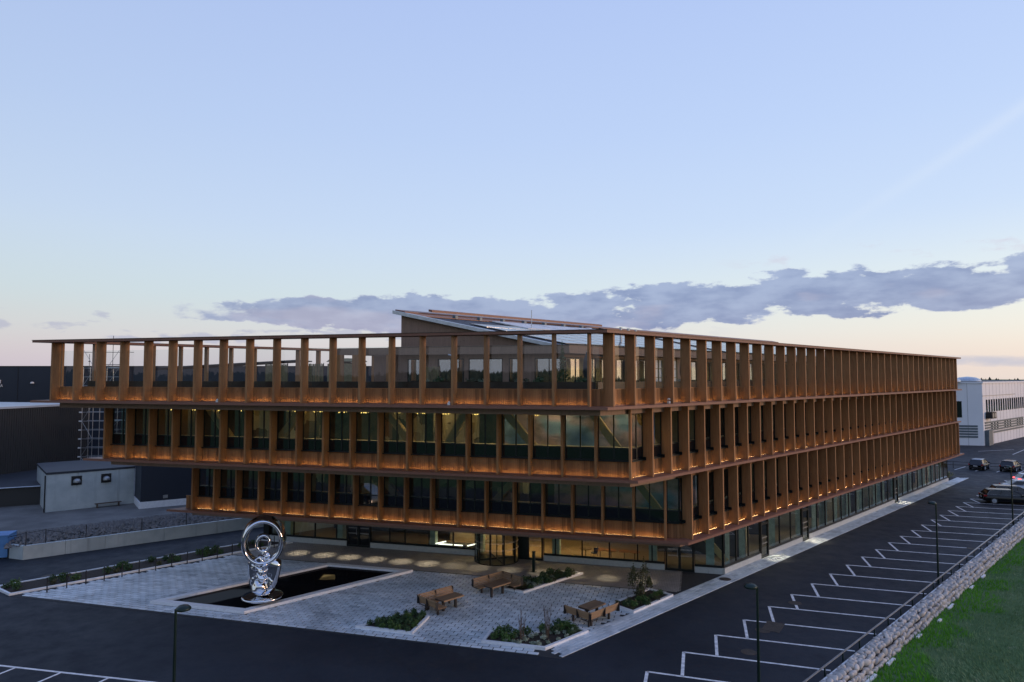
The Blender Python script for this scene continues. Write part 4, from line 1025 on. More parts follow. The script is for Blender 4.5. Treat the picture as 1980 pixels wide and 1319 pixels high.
# ------------------------------------------------------------------ benches and plaza tables
def bench(corner, armA, armB, label):
    """V shaped slatted bench: backrest corner point, and the two arm ends (uv)"""
    c_ = Q(*corner); t = thing('corner_bench', label, 'bench', (c_.x, c_.y, .03), 0, 'V shaped timber benches in the plaza')
    ends = [Q(*armA)-c_, Q(*armB)-c_]; cen_ = (ends[0].normalized()+ends[1].normalized()).normalized()
    for e in ends:
        d_ = e.normalized(); L_ = e.length; n_ = Vector((-d_.y, d_.x))
        if n_.dot(cen_) < 0: n_ = -n_
        lm = Matrix(((d_.x, n_.x, 0, 0), (d_.y, n_.y, 0, 0), (0, 0, 1, 0), (0, 0, 0, 1)))
        x0 = .03
        for i in range(5):              # seat slats, mitred at the corner
            y0 = .20+i*.115; xx = y0*.577
            part('seat_slat', MB().prism([(xx, y0), (L_, y0), (L_, y0+.10), (xx+.058, y0+.10)], .42, .46).mesh('seat_slat', 'bench'), t, lm)
        for i in range(5):
            z0 = .47+i*.083; y = .17-.035*i
            part('back_slat', MB().prism([(y*.577+.01, y), (L_, y), (L_, y+.03), (y*.577+.03, y+.03)], z0, z0+.072).mesh('back_slat', 'bench'), t, lm)
        for x in (L_*.22, L_*.82):
            part('leg', MB().box(x-.05, x+.05, .34, .44, 0, .41).mesh('leg', 'dark'), t, lm)
        for x in (.06, L_*.5, L_-.02):
            part('bracket', MB().prism([(x, -.01), (x+.03, -.01), (x+.03, .16), (x, .16)], .40, .86).box(x, x+.03, .1, .72, .38, .415).mesh('bracket', 'dark'), t, lm)
def ptable(q, label):
    P_ = [Q(*x) for x in q]; c_ = sum(P_, Vector((0, 0)))/4
    t = thing('plaza_table', label, 'table', (c_.x, c_.y, .03), 0, 'timber tables in the plaza')
    e = (P_[2]-P_[1]+P_[3]-P_[0])/2; L_ = e.length; d_ = e.normalized(); n_ = Vector((-d_.y, d_.x)); w = .78
    lm = Matrix(((d_.x, n_.x, 0, 0), (d_.y, n_.y, 0, 0), (0, 0, 1, 0), (0, 0, 0, 1)))
    for i in range(6): part('top_board', MB().box(-L_/2, L_/2, -w/2+i*w/6+.004, -w/2+(i+1)*w/6-.004, .68, .72).mesh('tb', 'tabletop'), t, lm)
    part('apron', MB().box(-L_/2+.01, L_/2-.01, -w/2-.016, -w/2-.001, .64, .72).mesh('ap', 'bench'), t, lm)
    part('frame', MB().box(-L_/2+.1, L_/2-.1, -.05, .05, .62, .675).box(-L_/2, -L_/2+.03, -w/2, w/2, .62, .675).mesh('tf', 'dark'), t, lm)
    for x in (-L_*.3, L_*.3): part('leg', MB().box(x-.06, x+.06, -.06, .06, 0, .615).mesh('tl', 'dark'), t, lm)
bench((12.72, 2.72), (12.66, 5.23), (10.6, 1.64), 'V shaped slatted bench at the left, beside the kite shaped bed')
bench((12.7, 9.55), (12.79, 7.01), (10.46, 8.30), 'V shaped slatted bench in the middle of the plaza near the entrance')
bench((2.38, 2.24), (2.36, 4.76), (4.54, 3.35), 'V shaped slatted bench turned with its back to the car park')
ptable([(11.77, 3.0), (10.89, 2.49), (10.9, 3.99), (11.81, 4.52)], 'timber plaza table in front of the left bench')
ptable([(11.61, 6.53), (10.71, 5.96), (10.81, 7.6), (11.61, 8.11)], 'timber plaza table in front of the middle bench')
ptable([(4.14, 3.99), (3.25, 3.47), (3.28, 4.98), (4.17, 5.46)], 'timber plaza table at the bench beside the car park')

# ------------------------------------------------------------------ street lamps
def street_lamp(p, rz, label):
    t = thing('street_lamp', label, 'street lamp', p, rz, 'dark green street lamps around the car park')
    part('pole', MB().tube((0, 0, 0), (0, 0, 5.15), .065, 12, 0, .045).lathe([(.16, 0), (.16, .04), (.08, .05)], 14).mesh('pole', 'polegreen'), t)
    part('arm', MB().tube((0, 0, 5.1), (-.12, 0, 5.22), .04, 8).mesh('arm', 'polegreen'), t)
    h = part('lamp_head', MB().lathe([(.04, 5.29), (.17, 5.27), (.25, 5.20), (.26, 5.15), (.24, 5.12)], 24).lathe([(.001, 5.31), (.04, 5.30)], 24).mesh('lamp_head', 'polegreen', True), t, T(-.27, 0, 0))
    obj('lens', MB().lathe([(.001, 5.125), (.20, 5.125), (.23, 5.13)], 20).mesh('lens', 'lampglow'), h, MW[h])
street_lamp((-11.95+0, 24.3, 0), math.pi, 'dark green street lamp in front of the pool, nearest the left corner')
street_lamp(Q3(-9.72, -6.35), .1, 'dark green street lamp nearest the front corner of the car park')
street_lamp(Q3(-9.9, 18.6), .1, 'dark green street lamp halfway along the parking bays')
street_lamp(Q3(-9.9, 43.6), .1, 'far dark green street lamp beside the parked estate cars')
# ------------------------------------------------------------------ low rail and fieldstone wall beside the car park
def FW(t, w, z=0): p = C0+V*t+NR*w; return Vector((p.x, p.y, z))
p0 = FW(0, 8.66); t = thing('guard_rail', 'long low dark rail on posts along the edge of the car park', 'railing', p0)
ang = math.atan2(V.y, V.x)
pb = MB().box(-.03, .03, -.03, .03, 0, .42).mesh('post', 'polegreen'); rb_ = MB().box(0, 2.17, -.03, .03, .42, .475).mesh('rail', 'steel')
for i in range(-4, 26):
    obj('post', pb, t, T(*FW(i*2.2, 8.66)) @ RZ(ang)); obj('rail', rb_, t, T(*FW(i*2.2+.015, 8.66)) @ RZ(ang))
SW = thing('stone_wall', 'long battered wall of rounded fieldstones between the car park and the lawn', 'wall', FW(0, 9.2, -.62))
mb = MB()
a_, b_ = -14, 57
prof = [(8.82, -.6), (8.82, .03), (9.18, .02), (9.50, -.6)]
vs = [FW(a_, w, z) for w, z in prof]+[FW(b_, w, z) for w, z in prof]
obj('core', MB().add(vs, [(0, 1, 5, 4), (1, 2, 6, 5), (2, 3, 7, 6), (0, 3, 2, 1), (4, 5, 6, 7)]).mesh('core', 'joint'), SW)
obj('kerb_edge', MB().add([FW(a_, 8.78, 0), FW(b_, 8.78, 0), FW(b_, 8.86, 0), FW(a_, 8.86, 0), FW(a_, 8.78, .09), FW(b_, 8.78, .09), FW(b_, 8.86, .09), FW(a_, 8.86, .09)],
    [(0, 3, 2, 1), (4, 5, 6, 7), (0, 1, 5, 4), (1, 2, 6, 5), (2, 3, 7, 6), (3, 0, 4, 7)]).mesh('ke', 'kerb'), SW)
def stone_mesh(i):
    g = random.Random(100+i); bm = bmesh.new(); bmesh.ops.create_icosphere(bm, subdivisions=2, radius=.5)
    o = Vector((g.random()*9, g.random()*9, g.random()*9))
    for v in bm.verts:
        p = v.co.copy(); k = 1+.16*math.sin(p.x*5+o.x)+.12*math.sin(p.y*6+o.y)+.13*math.sin(p.z*5.5+o.z)
        q = p*k
        v.co = Vector([math.copysign(min(abs(x), .43), x) for x in q])
    me = bpy.data.meshes.new('stone'); bm.to_mesh(me); bm.free(); me.materials.append(M['stone']); me.polygons.foreach_set('use_smooth', [True]*len(me.polygons)); return me
SM = [stone_mesh(i) for i in range(10)]
st = []
rows = [((8.96, .035), 0, .22, .22), ((9.13, .03), .2, .24, .26), ((9.31, -.10), .9, .33, .30), ((9.44, -.36), 1.05, .38, .34), ((9.55, -.58), 1.07, .26, .26)]
for ri, ((w, z), tilt, hgt, lmin) in enumerate(rows):
    x = -9+rnd.random()*.3
    while x < 56:
        l = lmin*.8+rnd.random()**1.5*.34; hh = hgt*rnd.uniform(.8, 1.45)
        p = FW(x+l/2, w+rnd.uniform(-.05, .05), z+rnd.uniform(-.06, .06))
        mtx = T(*p) @ RZ(ang) @ Matrix.Rotation(-tilt, 4, 'X') @ Matrix.Rotation(rnd.uniform(-.5, .5), 4, 'Z') @ Matrix.Rotation(rnd.uniform(-.5, .5), 4, 'Y') @ Matrix.Diagonal((l*1.12, hh*1.15, .26*rnd.uniform(.8, 1.15), 1))
        st.append((p.length, mtx, rnd.randrange(10))); x += l*.98
st.sort(key=lambda q: q[0] if q[1].translation.y > 29 else 1e3+q[0])
for _, mtx, k in st[:300]: obj('stone', SM[k], SW, mtx)
bm_v = []; bm_f = []
base_v = [np.array([v.co[:] for v in me.vertices]) for me in SM]; base_f = [[tuple(p.vertices) for p in me.polygons] for me in SM]
for _, mtx, k in st[300:]:
    m3 = np.array(mtx)[:3, :3]; tr_ = np.array(mtx)[:3, 3]; n0 = len(bm_v)
    bm_v.extend((base_v[k] @ m3.T+tr_).tolist()); bm_f.extend([tuple(i+n0 for i in f) for f in base_f[k]])
me = bpy.data.meshes.new('far_stones'); me.from_pydata(bm_v, [], bm_f); me.materials.append(M['stone']); me.polygons.foreach_set('use_smooth', [True]*len(me.polygons))
obj('far_stones', me, SW, None, kind='stuff')
for i, (t0, w0) in enumerate([(6.0, 9.75), (9.2, 9.78), (14.0, 9.8), (17.6, 9.95), (20.5, 9.8), (26, 9.8), (29.4, 9.8)]):
    thing('edging_slab', '%s pale slab from the near end lying at the foot of the fieldstone wall' % ORD[i], 'slab', FW(t0, w0, -.61), ang, 'pale slabs at the foot of the wall', MB().box(0, [1.6, 1.0, .7, .5, 1.1, .8, .9][i], -.07, .07, 0, .09).mesh('slab', 'kerb'))

# ------------------------------------------------------------------ lawn blades
g = np.random.default_rng(5)
n = 420000
X0 = g.uniform(12, 74, n); Y0 = g.uniform(24, 82, n)
w_ = (X0-C0.x)*NR.x+(Y0-C0.y)*NR.y; dist = np.hypot(X0, Y0)
keep = (w_ > 9.62) & (X0 < Y0*.86+3) & (g.random(n) < np.clip((38/dist)**1.3, 0, 1))
X0, Y0, w_ = X0[keep], Y0[keep], w_[keep]; n = len(X0)
tw = (X0-C0.x)*V.x+(Y0-C0.y)*V.y
edge = 11.6+.5*np.sin(tw*.9)+.35*np.sin(tw*2.3+1)+.3*np.sin(tw*.31)
lush = np.clip((edge-w_)/.5, 0, 1)*np.where(np.abs(tw-30.5-np.sin(w_*3)*.4) < 1.1, .25, 1)
hh = g.uniform(.06, .15, n)*(1+.5*lush); wd = g.uniform(.018, .04, n); a = g.uniform(0, 6.283, n)
lean = .7+.3*np.sin(X0*.8+Y0*.5); la = np.arctan2(V.y, V.x)+.9*np.sin(X0*.33)+.8*np.cos(Y0*.41)+g.normal(0, .5, n)
vs = np.zeros((n, 3, 3)); vs[:, 0, 0] = X0-np.cos(a)*wd; vs[:, 0, 1] = Y0-np.sin(a)*wd; vs[:, 1, 0] = X0+np.cos(a)*wd; vs[:, 1, 1] = Y0+np.sin(a)*wd
vs[:, 2, 0] = X0+np.cos(la)*hh*lean; vs[:, 2, 1] = Y0+np.sin(la)*hh*lean; vs[:, :2, 2] = -.63; vs[:, 2, 2] = -.62+hh
me = bpy.data.meshes.new('grass'); me.vertices.add(3*n); me.vertices.foreach_set('co', vs.reshape(-1)); me.loops.add(3*n); me.loops.foreach_set('vertex_index', np.arange(3*n, dtype=np.int32))
me.polygons.add(n); me.polygons.foreach_set('loop_start', np.arange(0, 3*n, 3, dtype=np.int32)); me.update(calc_edges=True)
at = me.attributes.new('lush', 'FLOAT', 'POINT'); at.data.foreach_set('value', np.repeat(lush, 3).astype(np.float32)); me.materials.append(M['blades'])
o = obj('grass', me, None, None, kind='stuff'); o['label'] = 'mown lawn beside the fieldstone wall'; o['category'] = 'grass'

# ------------------------------------------------------------------ left side: retaining wall, gravel, rubble, dark halls
A_ = Vector((-35.82, 49.84)); Dw = (Vector((-23.81, 59.45))-A_).normalized(); Nw = Vector((-Dw.y, Dw.x))
me = MB().prism([(-37.3, 50.45), (-36.0, 50.05), tuple(A_+Dw*34+Nw*.1), (14, 110), (-160, 190), (-160, 56), (-70, 58)], -.2, .93).mesh('gravel_yard', 'gravel')
obj('gravel_yard', me, None, None, kind='structure')
RW = thing('retaining_wall', 'low pale concrete retaining wall in long panels beside the side road', 'wall', (A_.x, A_.y, 0))
pos = 0
for i, l in enumerate([2.6, 2.6, 4.2, 4.0, 3.8, 3.8, 3.8, 3.8, 3.8]):
    a, b_ = A_+Dw*(pos+.01), A_+Dw*(pos+l-.01); pos += l
    obj('wall_panel', MB().prism([tuple(a), tuple(b_), tuple(b_+Nw*.25), tuple(a+Nw*.25)], 0, 1.0).mesh('wall_panel', 'concrete'), RW)
a = A_; b_ = Vector((-37.2, 50.35)); obj('wall_panel', MB().prism([tuple(a+Vector((-.02, .01))), tuple(b_), tuple(b_+Vector((.1, .25))), tuple(a+Vector((.02, .3)))], 0, 1.0).mesh('wall_panel', 'concrete'), RW)
g = np.random.default_rng(9); n = 5200; vv = []; ff = []
oc = np.array([(1, 0, 0), (0, 1, 0), (-1, 0, 0), (0, -1, 0), (0, 0, 1), (0, 0, -.4)]); of = [(0, 1, 4), (1, 2, 4), (2, 3, 4), (3, 0, 4), (1, 0, 5), (2, 1, 5), (3, 2, 5), (0, 3, 5)]
for i in range(n):
    s = g.uniform(-1, 30); q = g.random()**.8*5.4; p = A_+Dw*s+Nw*(.35+q); r_ = g.uniform(.08, .20)*(1.1-.08*q)
    z = .95+.32*math.sin(min(q/5.4, 1)*math.pi)*.8
    k = len(vv); vv.extend((oc*g.uniform(.6, 1.3, (6, 3))*r_+np.array([p.x, p.y, z])).tolist()); ff.extend([tuple(j+k for j in f) for f in of])
me = bpy.data.meshes.new('rubble'); me.from_pydata(vv, [], ff); me.materials.append(M['rock'])
o = obj('rubble_bank', me, None, None, kind='stuff'); o['label'] = 'bank of crushed grey rock behind the retaining wall'; o['category'] = 'rubble'
FN = thing('wire_fence', 'sagging wire fence on thin dark posts along the top of the retaining wall', 'fence', (-35.7, 49.95, 1.0))
fp = [(-35.73, 49.98), (-34.87, 50.84), (-32.87, 52.44), (-29.87, 54.8), (-27.3, 56.9), (-23.5, 60)]
for i, p in enumerate(fp): obj('post', MB().tube((0, 0, 0), (0, 0, 1.0), .03, 6).mesh('post', 'dark'), FN, T(p[0], p[1], 1.0))
for i, (p, q, z0, z1) in enumerate([((-37.4, 50.4), fp[0], 1.5, 1.95), (fp[0], fp[1], 1.9, 1.98), (fp[1], fp[2], 1.95, 1.15)]):
    obj('wire', MB().tube((*p, z0), (*q, z1), .018, 5).mesh('wire', 'dark'), FN)
BX = thing('blue_container', 'blue metal box at the left edge beside the end of the retaining wall', 'container', (-38.6, 50.6, 0), .3)
part('body', MB().box(-1.9, 1.15, -.7, .9, .08, 1.62).mesh('body', 'blue'), BX); part('lid', MB().box(-1.93, 1.18, -.73, .93, 1.622, 1.70).mesh('lid', 'blue'), BX)
for x in (-1.6, .85): part('foot', MB().box(x-.1, x+.1, -.6, .8, 0, .08).mesh('foot', 'dark'), BX)
for x in (-.9, .1): part('rib', MB().box(x-.04, x+.04, -.73, -.701, .1, 1.6).mesh('rib', 'blue'), BX)

def wallbox(t, poly, z0, z1, name, m_): return obj(name, MB().prism(poly, z0, z1).mesh(name, m_), t)
# low concrete building with two hooded vents
a0 = Vector((-42.9, 62.4)); a1 = Vector((-37.4, 67.0)); d_ = (a1-a0).normalized(); n_ = Vector((-d_.y, d_.x))
LB = thing('concrete_outbuilding', 'low bare concrete building with flat black roof and two hooded vents', 'building', (a0.x, a0.y, .93))
wallbox(LB, [tuple(a0), tuple(a1), tuple(a1+n_*9), tuple(a0+n_*9)], .93, 4.36, 'wall', 'concrete')
wallbox(LB, [tuple(a0-d_*.06-n_*.05), tuple(a1+d_*.05-n_*.05), tuple(a1+n_*9+d_*.05), tuple(a0+n_*9-d_*.06)], 4.362, 4.55, 'roof', 'blackroof')
obj('downpipe', MB().tube((*(a0-d_*.12-n_*.02), .95), (*(a0-d_*.12-n_*.02), 4.3), .06, 8).mesh('downpipe', 'dark'), LB)
for k in (2.33, 4.75):
    p = a0+d_*k; fm = frame(p, d_, n_, 3.62)
    o = obj('hooded_vent', MB().box(-.42, .42, -.05, -.003, -.42, .42).mesh('vent', 'dark'), LB, fm)
    obj('hood', MB().lathe([(.30, -.16), (.31, 0), (.22, .16), (.001, .22)], 16).mesh('hood', 'steel', True), o, fm @ T(0, -.22, 0))
p = a0+d_*4.9-n_*.75
t = thing('slatted_bench', 'low weathered slatted bench leaning by the concrete wall', 'bench', (p.x, p.y, .93), math.atan2(d_.y, d_.x))
for i in range(4): part('slat', cached('bslat', lambda: MB().box(-1.1, 1.1, 0, .10, .36, .40).mesh('slat', 'bark')), t, T(0, i*.13, 0))
for x in (-.9, .9): part('leg', MB().box(x-.04, x+.04, 0, .5, 0, .355).mesh('leg', 'bark'), t)
# dark extension with pale plinth
b0 = Vector((-35.2, 64.0)); b1 = Vector((-22.5, 72.1)); b2 = Vector((-27, 79)); b3 = Vector((-37.6, 67.3))
DE = thing('dark_extension', 'black clad extension on a pale concrete plinth, partly under the office overhang', 'building', (b0.x, b0.y, .93))
wallbox(DE, [tuple(b0), tuple(b1), tuple(b2), tuple(b3)], .93, 1.55, 'plinth', 'kerb')
def ins(q, k=.12): c_ = (b0+b1+b2+b3)/4; return tuple(q+(c_-q).normalized()*k)
wallbox(DE, [ins(b0), ins(b1), ins(b2), ins(b3)], 1.552, 5.3, 'wall', 'navyclad')
obj('wall_box', MB().box(-.2, .2, -.1, 0, 0, .3).mesh('wall_box', 'steel'), DE, frame(b0+(b1-b0).normalized()*2.2, (b1-b0).normalized(), Vector((-.54, .84)), 1.75) @ T(0, .02, 0))
# corrugated hall, its low annex
h0 = Vector((-58.6, 58)); h1 = Vector((-53.0, 84.5)); dh = (h1-h0).normalized(); nh = Vector((-dh.y, dh.x))
HL = thing('corrugated_hall', 'black corrugated industrial hall with a pale flat roof', 'building', (h0.x, h0.y, .93))
wallbox(HL, [tuple(h0), tuple(h1), tuple(h1+nh*60), tuple(h0+nh*60)], .93, 9.9, 'wall', 'blackclad')
mb = MB(); L_ = (h1-h0).length; k = 0.1
while k < L_: a = h0+dh*k; mb.prism([tuple(a), tuple(a+dh*.12), tuple(a+dh*.12-nh*.05), tuple(a-nh*.05)], 1.0, 9.85); k += .28
obj('cladding_ribs', mb.mesh('ribs', 'blackclad'), HL)
wallbox(HL, [tuple(h0-nh*.15), tuple(h1-nh*.15+dh*.1), tuple(h1+nh*60+dh*.1), tuple(h0+nh*60)], 9.902, 10.12, 'roof', 'palroof')
p = h0+dh*20+nh*14; obj('roof_hatch', MB().lathe([(.4, 0), (.3, .5), (.001, .7)], 6).mesh('hatch', 'dark'), HL, T(p.x, p.y, 10.12))
AN = thing('low_annex', 'low black annex with a flat roof in front of the corrugated hall', 'building', (-46.3, 66.3, .93))
wallbox(AN, [(-60, 59.9), (-46.2, 66.3), (-50.5, 79), (-62, 74)], .93, 2.68, 'wall', 'blackclad')
wallbox(AN, [(-60.1, 59.7), (-46.0, 66.2), (-50.4, 79.1), (-62, 74)], 2.682, 2.80, 'roof', 'blackroof')
obj('gutter', MB().tube((-60.1, 59.6, 2.74), (-46.0, 66.1, 2.74), .05, 8).mesh('gutter', 'alu'), AN)
# tall dark warehouse across the back
DW = thing('dark_warehouse', 'long navy clad warehouse with a level top and white letters at its left end', 'building', (-60, 106, 0))
wallbox(DW, [(-150, 106), (2, 106), (2, 150), (-150, 150)], .93, 15.0, 'wall', 'navyclad')
wallbox(DW, [(-150.1, 105.9), (2.1, 105.9), (2.1, 150), (-150.1, 150)], 15.002, 15.10, 'roof_edge', 'dark')
for x in range(-90, 2, 6): obj('cladding_joint', cached('cj', lambda: MB().box(-.03, .03, -.03, 0, 1, 14.98).mesh('joint', 'dark')), DW, T(x, 105.99, 0))
fc = bpy.data.curves.new('letters', 'FONT'); fc.body = 'EA'; fc.size = .62; fc.extrude = .03; fc.align_x = 'RIGHT'; fc.materials.append(M['whitepaint'])
tmp = bpy.data.objects.new('tmp', fc); COL.objects.link(tmp); bpy.context.view_layer.update()
lme = bpy.data.meshes.new_from_object(tmp); bpy.data.objects.remove(tmp)
obj('lettering', lme, DW, T(-80.28, 105.9, 11.78) @ Matrix.Rotation(math.pi/2, 4, 'X'))
obj('letter_stroke', MB().box(-.24, 0, -.03, .03, 0, .55).mesh('stroke', 'whitepaint'), DW, T(-80.62, 105.9, 12.36))
obj('wall_lamp', MB().lathe([(.28, 0), (.22, .2), (.001, .3)], 10).mesh('wall_lamp', 'whitepaint'), DW, T(-75.6, 105.8, 12.35))
obj('lamp_arm', MB().tube((-76.2, 105.9, 12.7), (-75.6, 105.7, 12.72), .04, 6).mesh('lamp_arm', 'dark'), DW)
WS = thing('distant_shed', 'lower navy shed with a shallow pitched roof behind the office terrace', 'building', (-44, 92, 0))
wallbox(WS, [(-50, 91), (-30, 93), (-30, 100), (-50, 99)], .93, 14.4, 'wall', 'navyclad')
vs = [(-50.2, 90.8, 14.4), (-29.8, 92.8, 15.6), (-29.8, 100, 15.6), (-50.2, 99, 14.4), (-50.2, 90.8, 14.55), (-29.8, 92.8, 15.75), (-29.8, 100, 15.75), (-50.2, 99, 14.55)]
obj('roof', MB().add(vs, [(0, 3, 2, 1), (4, 5, 6, 7), (0, 1, 5, 4), (1, 2, 6, 5), (2, 3, 7, 6), (3, 0, 4, 7)]).mesh('roof', 'blackroof'), WS)
# scaffold tower
SF = thing('scaffold_tower', 'tall steel scaffold tower with antennas between the dark halls', 'scaffold', (-48.9, 80, .93))
for x in (-2.2, -.9, .6, 2.0):
    for y in (0, 1.3): part('pole', MB().tube((x, y, 0), (x, y, 13.6 if x < 1 else 11.5), .04, 6).mesh('pole', 'steel'), SF)
for i in range(13):
    z = .9+i*1.05
    for y in (0, 1.3): part('ledger', MB().tube((-2.4, y, z), (2.2, y, z), .03, 5).mesh('ledger', 'steel'), SF)
    if i % 2 == 0:
        part('brace', MB().tube((-2.2 if i % 4 else -.9, 0, z), (-.9 if i % 4 else -2.2, 0, z+2.1), .025, 5).tube((.6, 0, z), (2.0, 0, z+2.1), .025, 5).mesh('brace', 'steel'), SF)
        part('platform', MB().box(.6, 2.2, .05, 1.25, z+.03, z+.10).mesh('platform', 'alu'), SF)
    part('clamp', cached('clamp', lambda: MB().box(-.22, .1, -.08, .08, -.07, .07).mesh('clamp', 'whitepaint')), SF, T(-2.3, 0, z))
for x, h in ((-.4, 17.0), (.9, 17.4), (-1.9, 15.2)): part('antenna', MB().tube((x, .6, 11), (x, .6, h), .035, 6).tube((x-.12, .6, h-.9), (x+.12, .6, h-.9), .05, 6).mesh('antenna', 'dark'), SF)
part('antenna_crossbar', MB().tube((-3, .6, 15.4), (3.4, .6, 15.4), .03, 5).tube((-1.5, .6, 13.9), (1.8, .6, 13.9), .05, 5).mesh('bar', 'dark'), SF)

# ------------------------------------------------------------------ right side: white factory, rail, cars
w0 = Vector((91.8, 131.2)); wd_ = Vector((22.6, 19.55)).normalized(); wl = U
WF = thing('white_factory', 'white panelled industrial building with narrow windows and grey louvre bands', 'building', (w0.x, w0.y, 0))
wallbox(WF, [tuple(w0), tuple(w0+wd_*70), tuple(w0+wd_*70+wl*60), tuple(w0+wl*60)], 0, 12.1, 'wall', 'whiteclad')
wallbox(WF, [tuple(w0-wl*.2-wd_*.2), tuple(w0+wd_*70-wl*.2), tuple(w0+wd_*70+wl*60), tuple(w0+wl*60-wd_*.2)], 12.102, 12.4, 'roof_edge', 'whiteclad')
wallbox(WF, [tuple(w0-wl*.1+wl*1), tuple(w0+wd_*69+wl*1), tuple(w0+wd_*69+wl*59), tuple(w0+wl*59)], 12.402, 12.45, 'roof', 'blackroof')
nR_ = Vector((wd_.y, -wd_.x))           # outward of the right-hand wall
nL_ = Vector((wl.y, -wl.x)); nL_ = nL_ if nL_.y < 0 else -nL_
def fR(k, z): return frame(w0+wd_*k, -wd_, nR_, z)
def fL(k, z): return frame(w0+wl*k, wl, nL_, z)
for k in range(1, 24): obj('panel_joint', cached('pj', lambda: MB().box(-.03, .03, -.01, .02, 0, 12.09).mesh('joint', 'steel')), WF, fR(k*2.4, 0))
for k in range(1, 8): obj('panel_joint', cached('pj', None), WF, fL(k*2.6, 0))
wm = MB().box(-.48, .48, -.02, .05, 0, 2.5).mesh('window_frame', 'louver'); gm = MB().box(-.40, .40, .052, .07, .08, 2.42).mesh('pane', 'dkglass')
for k in range(22):
    o = obj('window', wm, WF, fR(2.6+k*1.72, 6.4)); obj('pane', gm, o, fR(2.6+k*1.72, 6.4))
sm_ = MB().box(-.5, .5, -.02, .06, 0, 1.6).mesh('window_frame', 'louver'); sg = MB().box(-.42, .42, .062, .08, .08, 1.52).mesh('pane', 'dkglass')
for k in (5.6, 7.6, 9.6, 15.2, 17.2, 19.2, 25, 27, 29):
    o = obj('window', sm_, WF, fR(k, 2.9)); obj('pane', sg, o, fR(k, 2.9))
for i in range(5):
    obj('louvre', MB().box(-29, 0, .0, .09, 0, .34).mesh('louvre', 'louver'), WF, fR(.9, 2.1+i*.52)); obj('louvre', MB().box(0, 26, .0, .09, 0, .34).mesh('louvre', 'louver'), WF, fL(1.0, 1.5+i*.52))
obj('wide_window', MB().box(0, 4, .0, .05, 0, 3.2).mesh('wide_window', 'dkglass'), WF, fL(3.6, 5.4))
obj('pipe', MB().box(-12, 12, 0, .08, 0, .1).mesh('pipe', 'steel'), WF, fR(12, 9.6))
o = obj('air_conditioner', MB().box(-1.5, 1.5, .1, 1.1, 0, 1.25).mesh('ac', 'dark'), WF, fR(3.1, 5.2))
obj('fan', MB().tube((-.7, 1.1, .62), (-.7, 1.14, .62), .45, 14).tube((.7, 1.1, .62), (.7, 1.14, .62), .45, 14).mesh('fan', 'steel'), o, fR(3.1, 5.2))
obj('door', MB().box(-1.2, 1.2, .0, .7, 0, 2.9).mesh('door', 'louver'), WF, fR(1.9, 0)); obj('door', MB().box(-.7, .7, .0, .4, 0, 2.7).mesh('door2', 'steel'), WF, fR(4.2, 0))
for k, m in ((.8, 6.5), (24, 9)): obj('skylight_dome', MB().lathe([(2.6, 0), (2.5, .35), (1.6, .8), (.001, 1.0)], 20).mesh('dome', 'alu', True), WF, T(*(w0+wd_*k+wl*m), 12.45))
TR = thing('tube_railing', 'dark two bar tube railing behind the row of parked cars', 'railing', (60, 101.6, 0))
q0 = Vector((57, 102.9)); q1 = Vector((86, 90.2)); dr = (q1-q0).normalized(); n = 11
for i in range(n+1):
    p = q0+(q1-q0)*i/n; obj('post', cached('trp', lambda: MB().tube((0, 0, 0), (0, 0, .95), .045, 8).mesh('post', 'dark')), TR, T(p.x, p.y, 0))
for z in (.93, .48): obj('rail', MB().tube((*q0, z), (*q1, z), .035, 8).mesh('rail', 'dark'), TR)

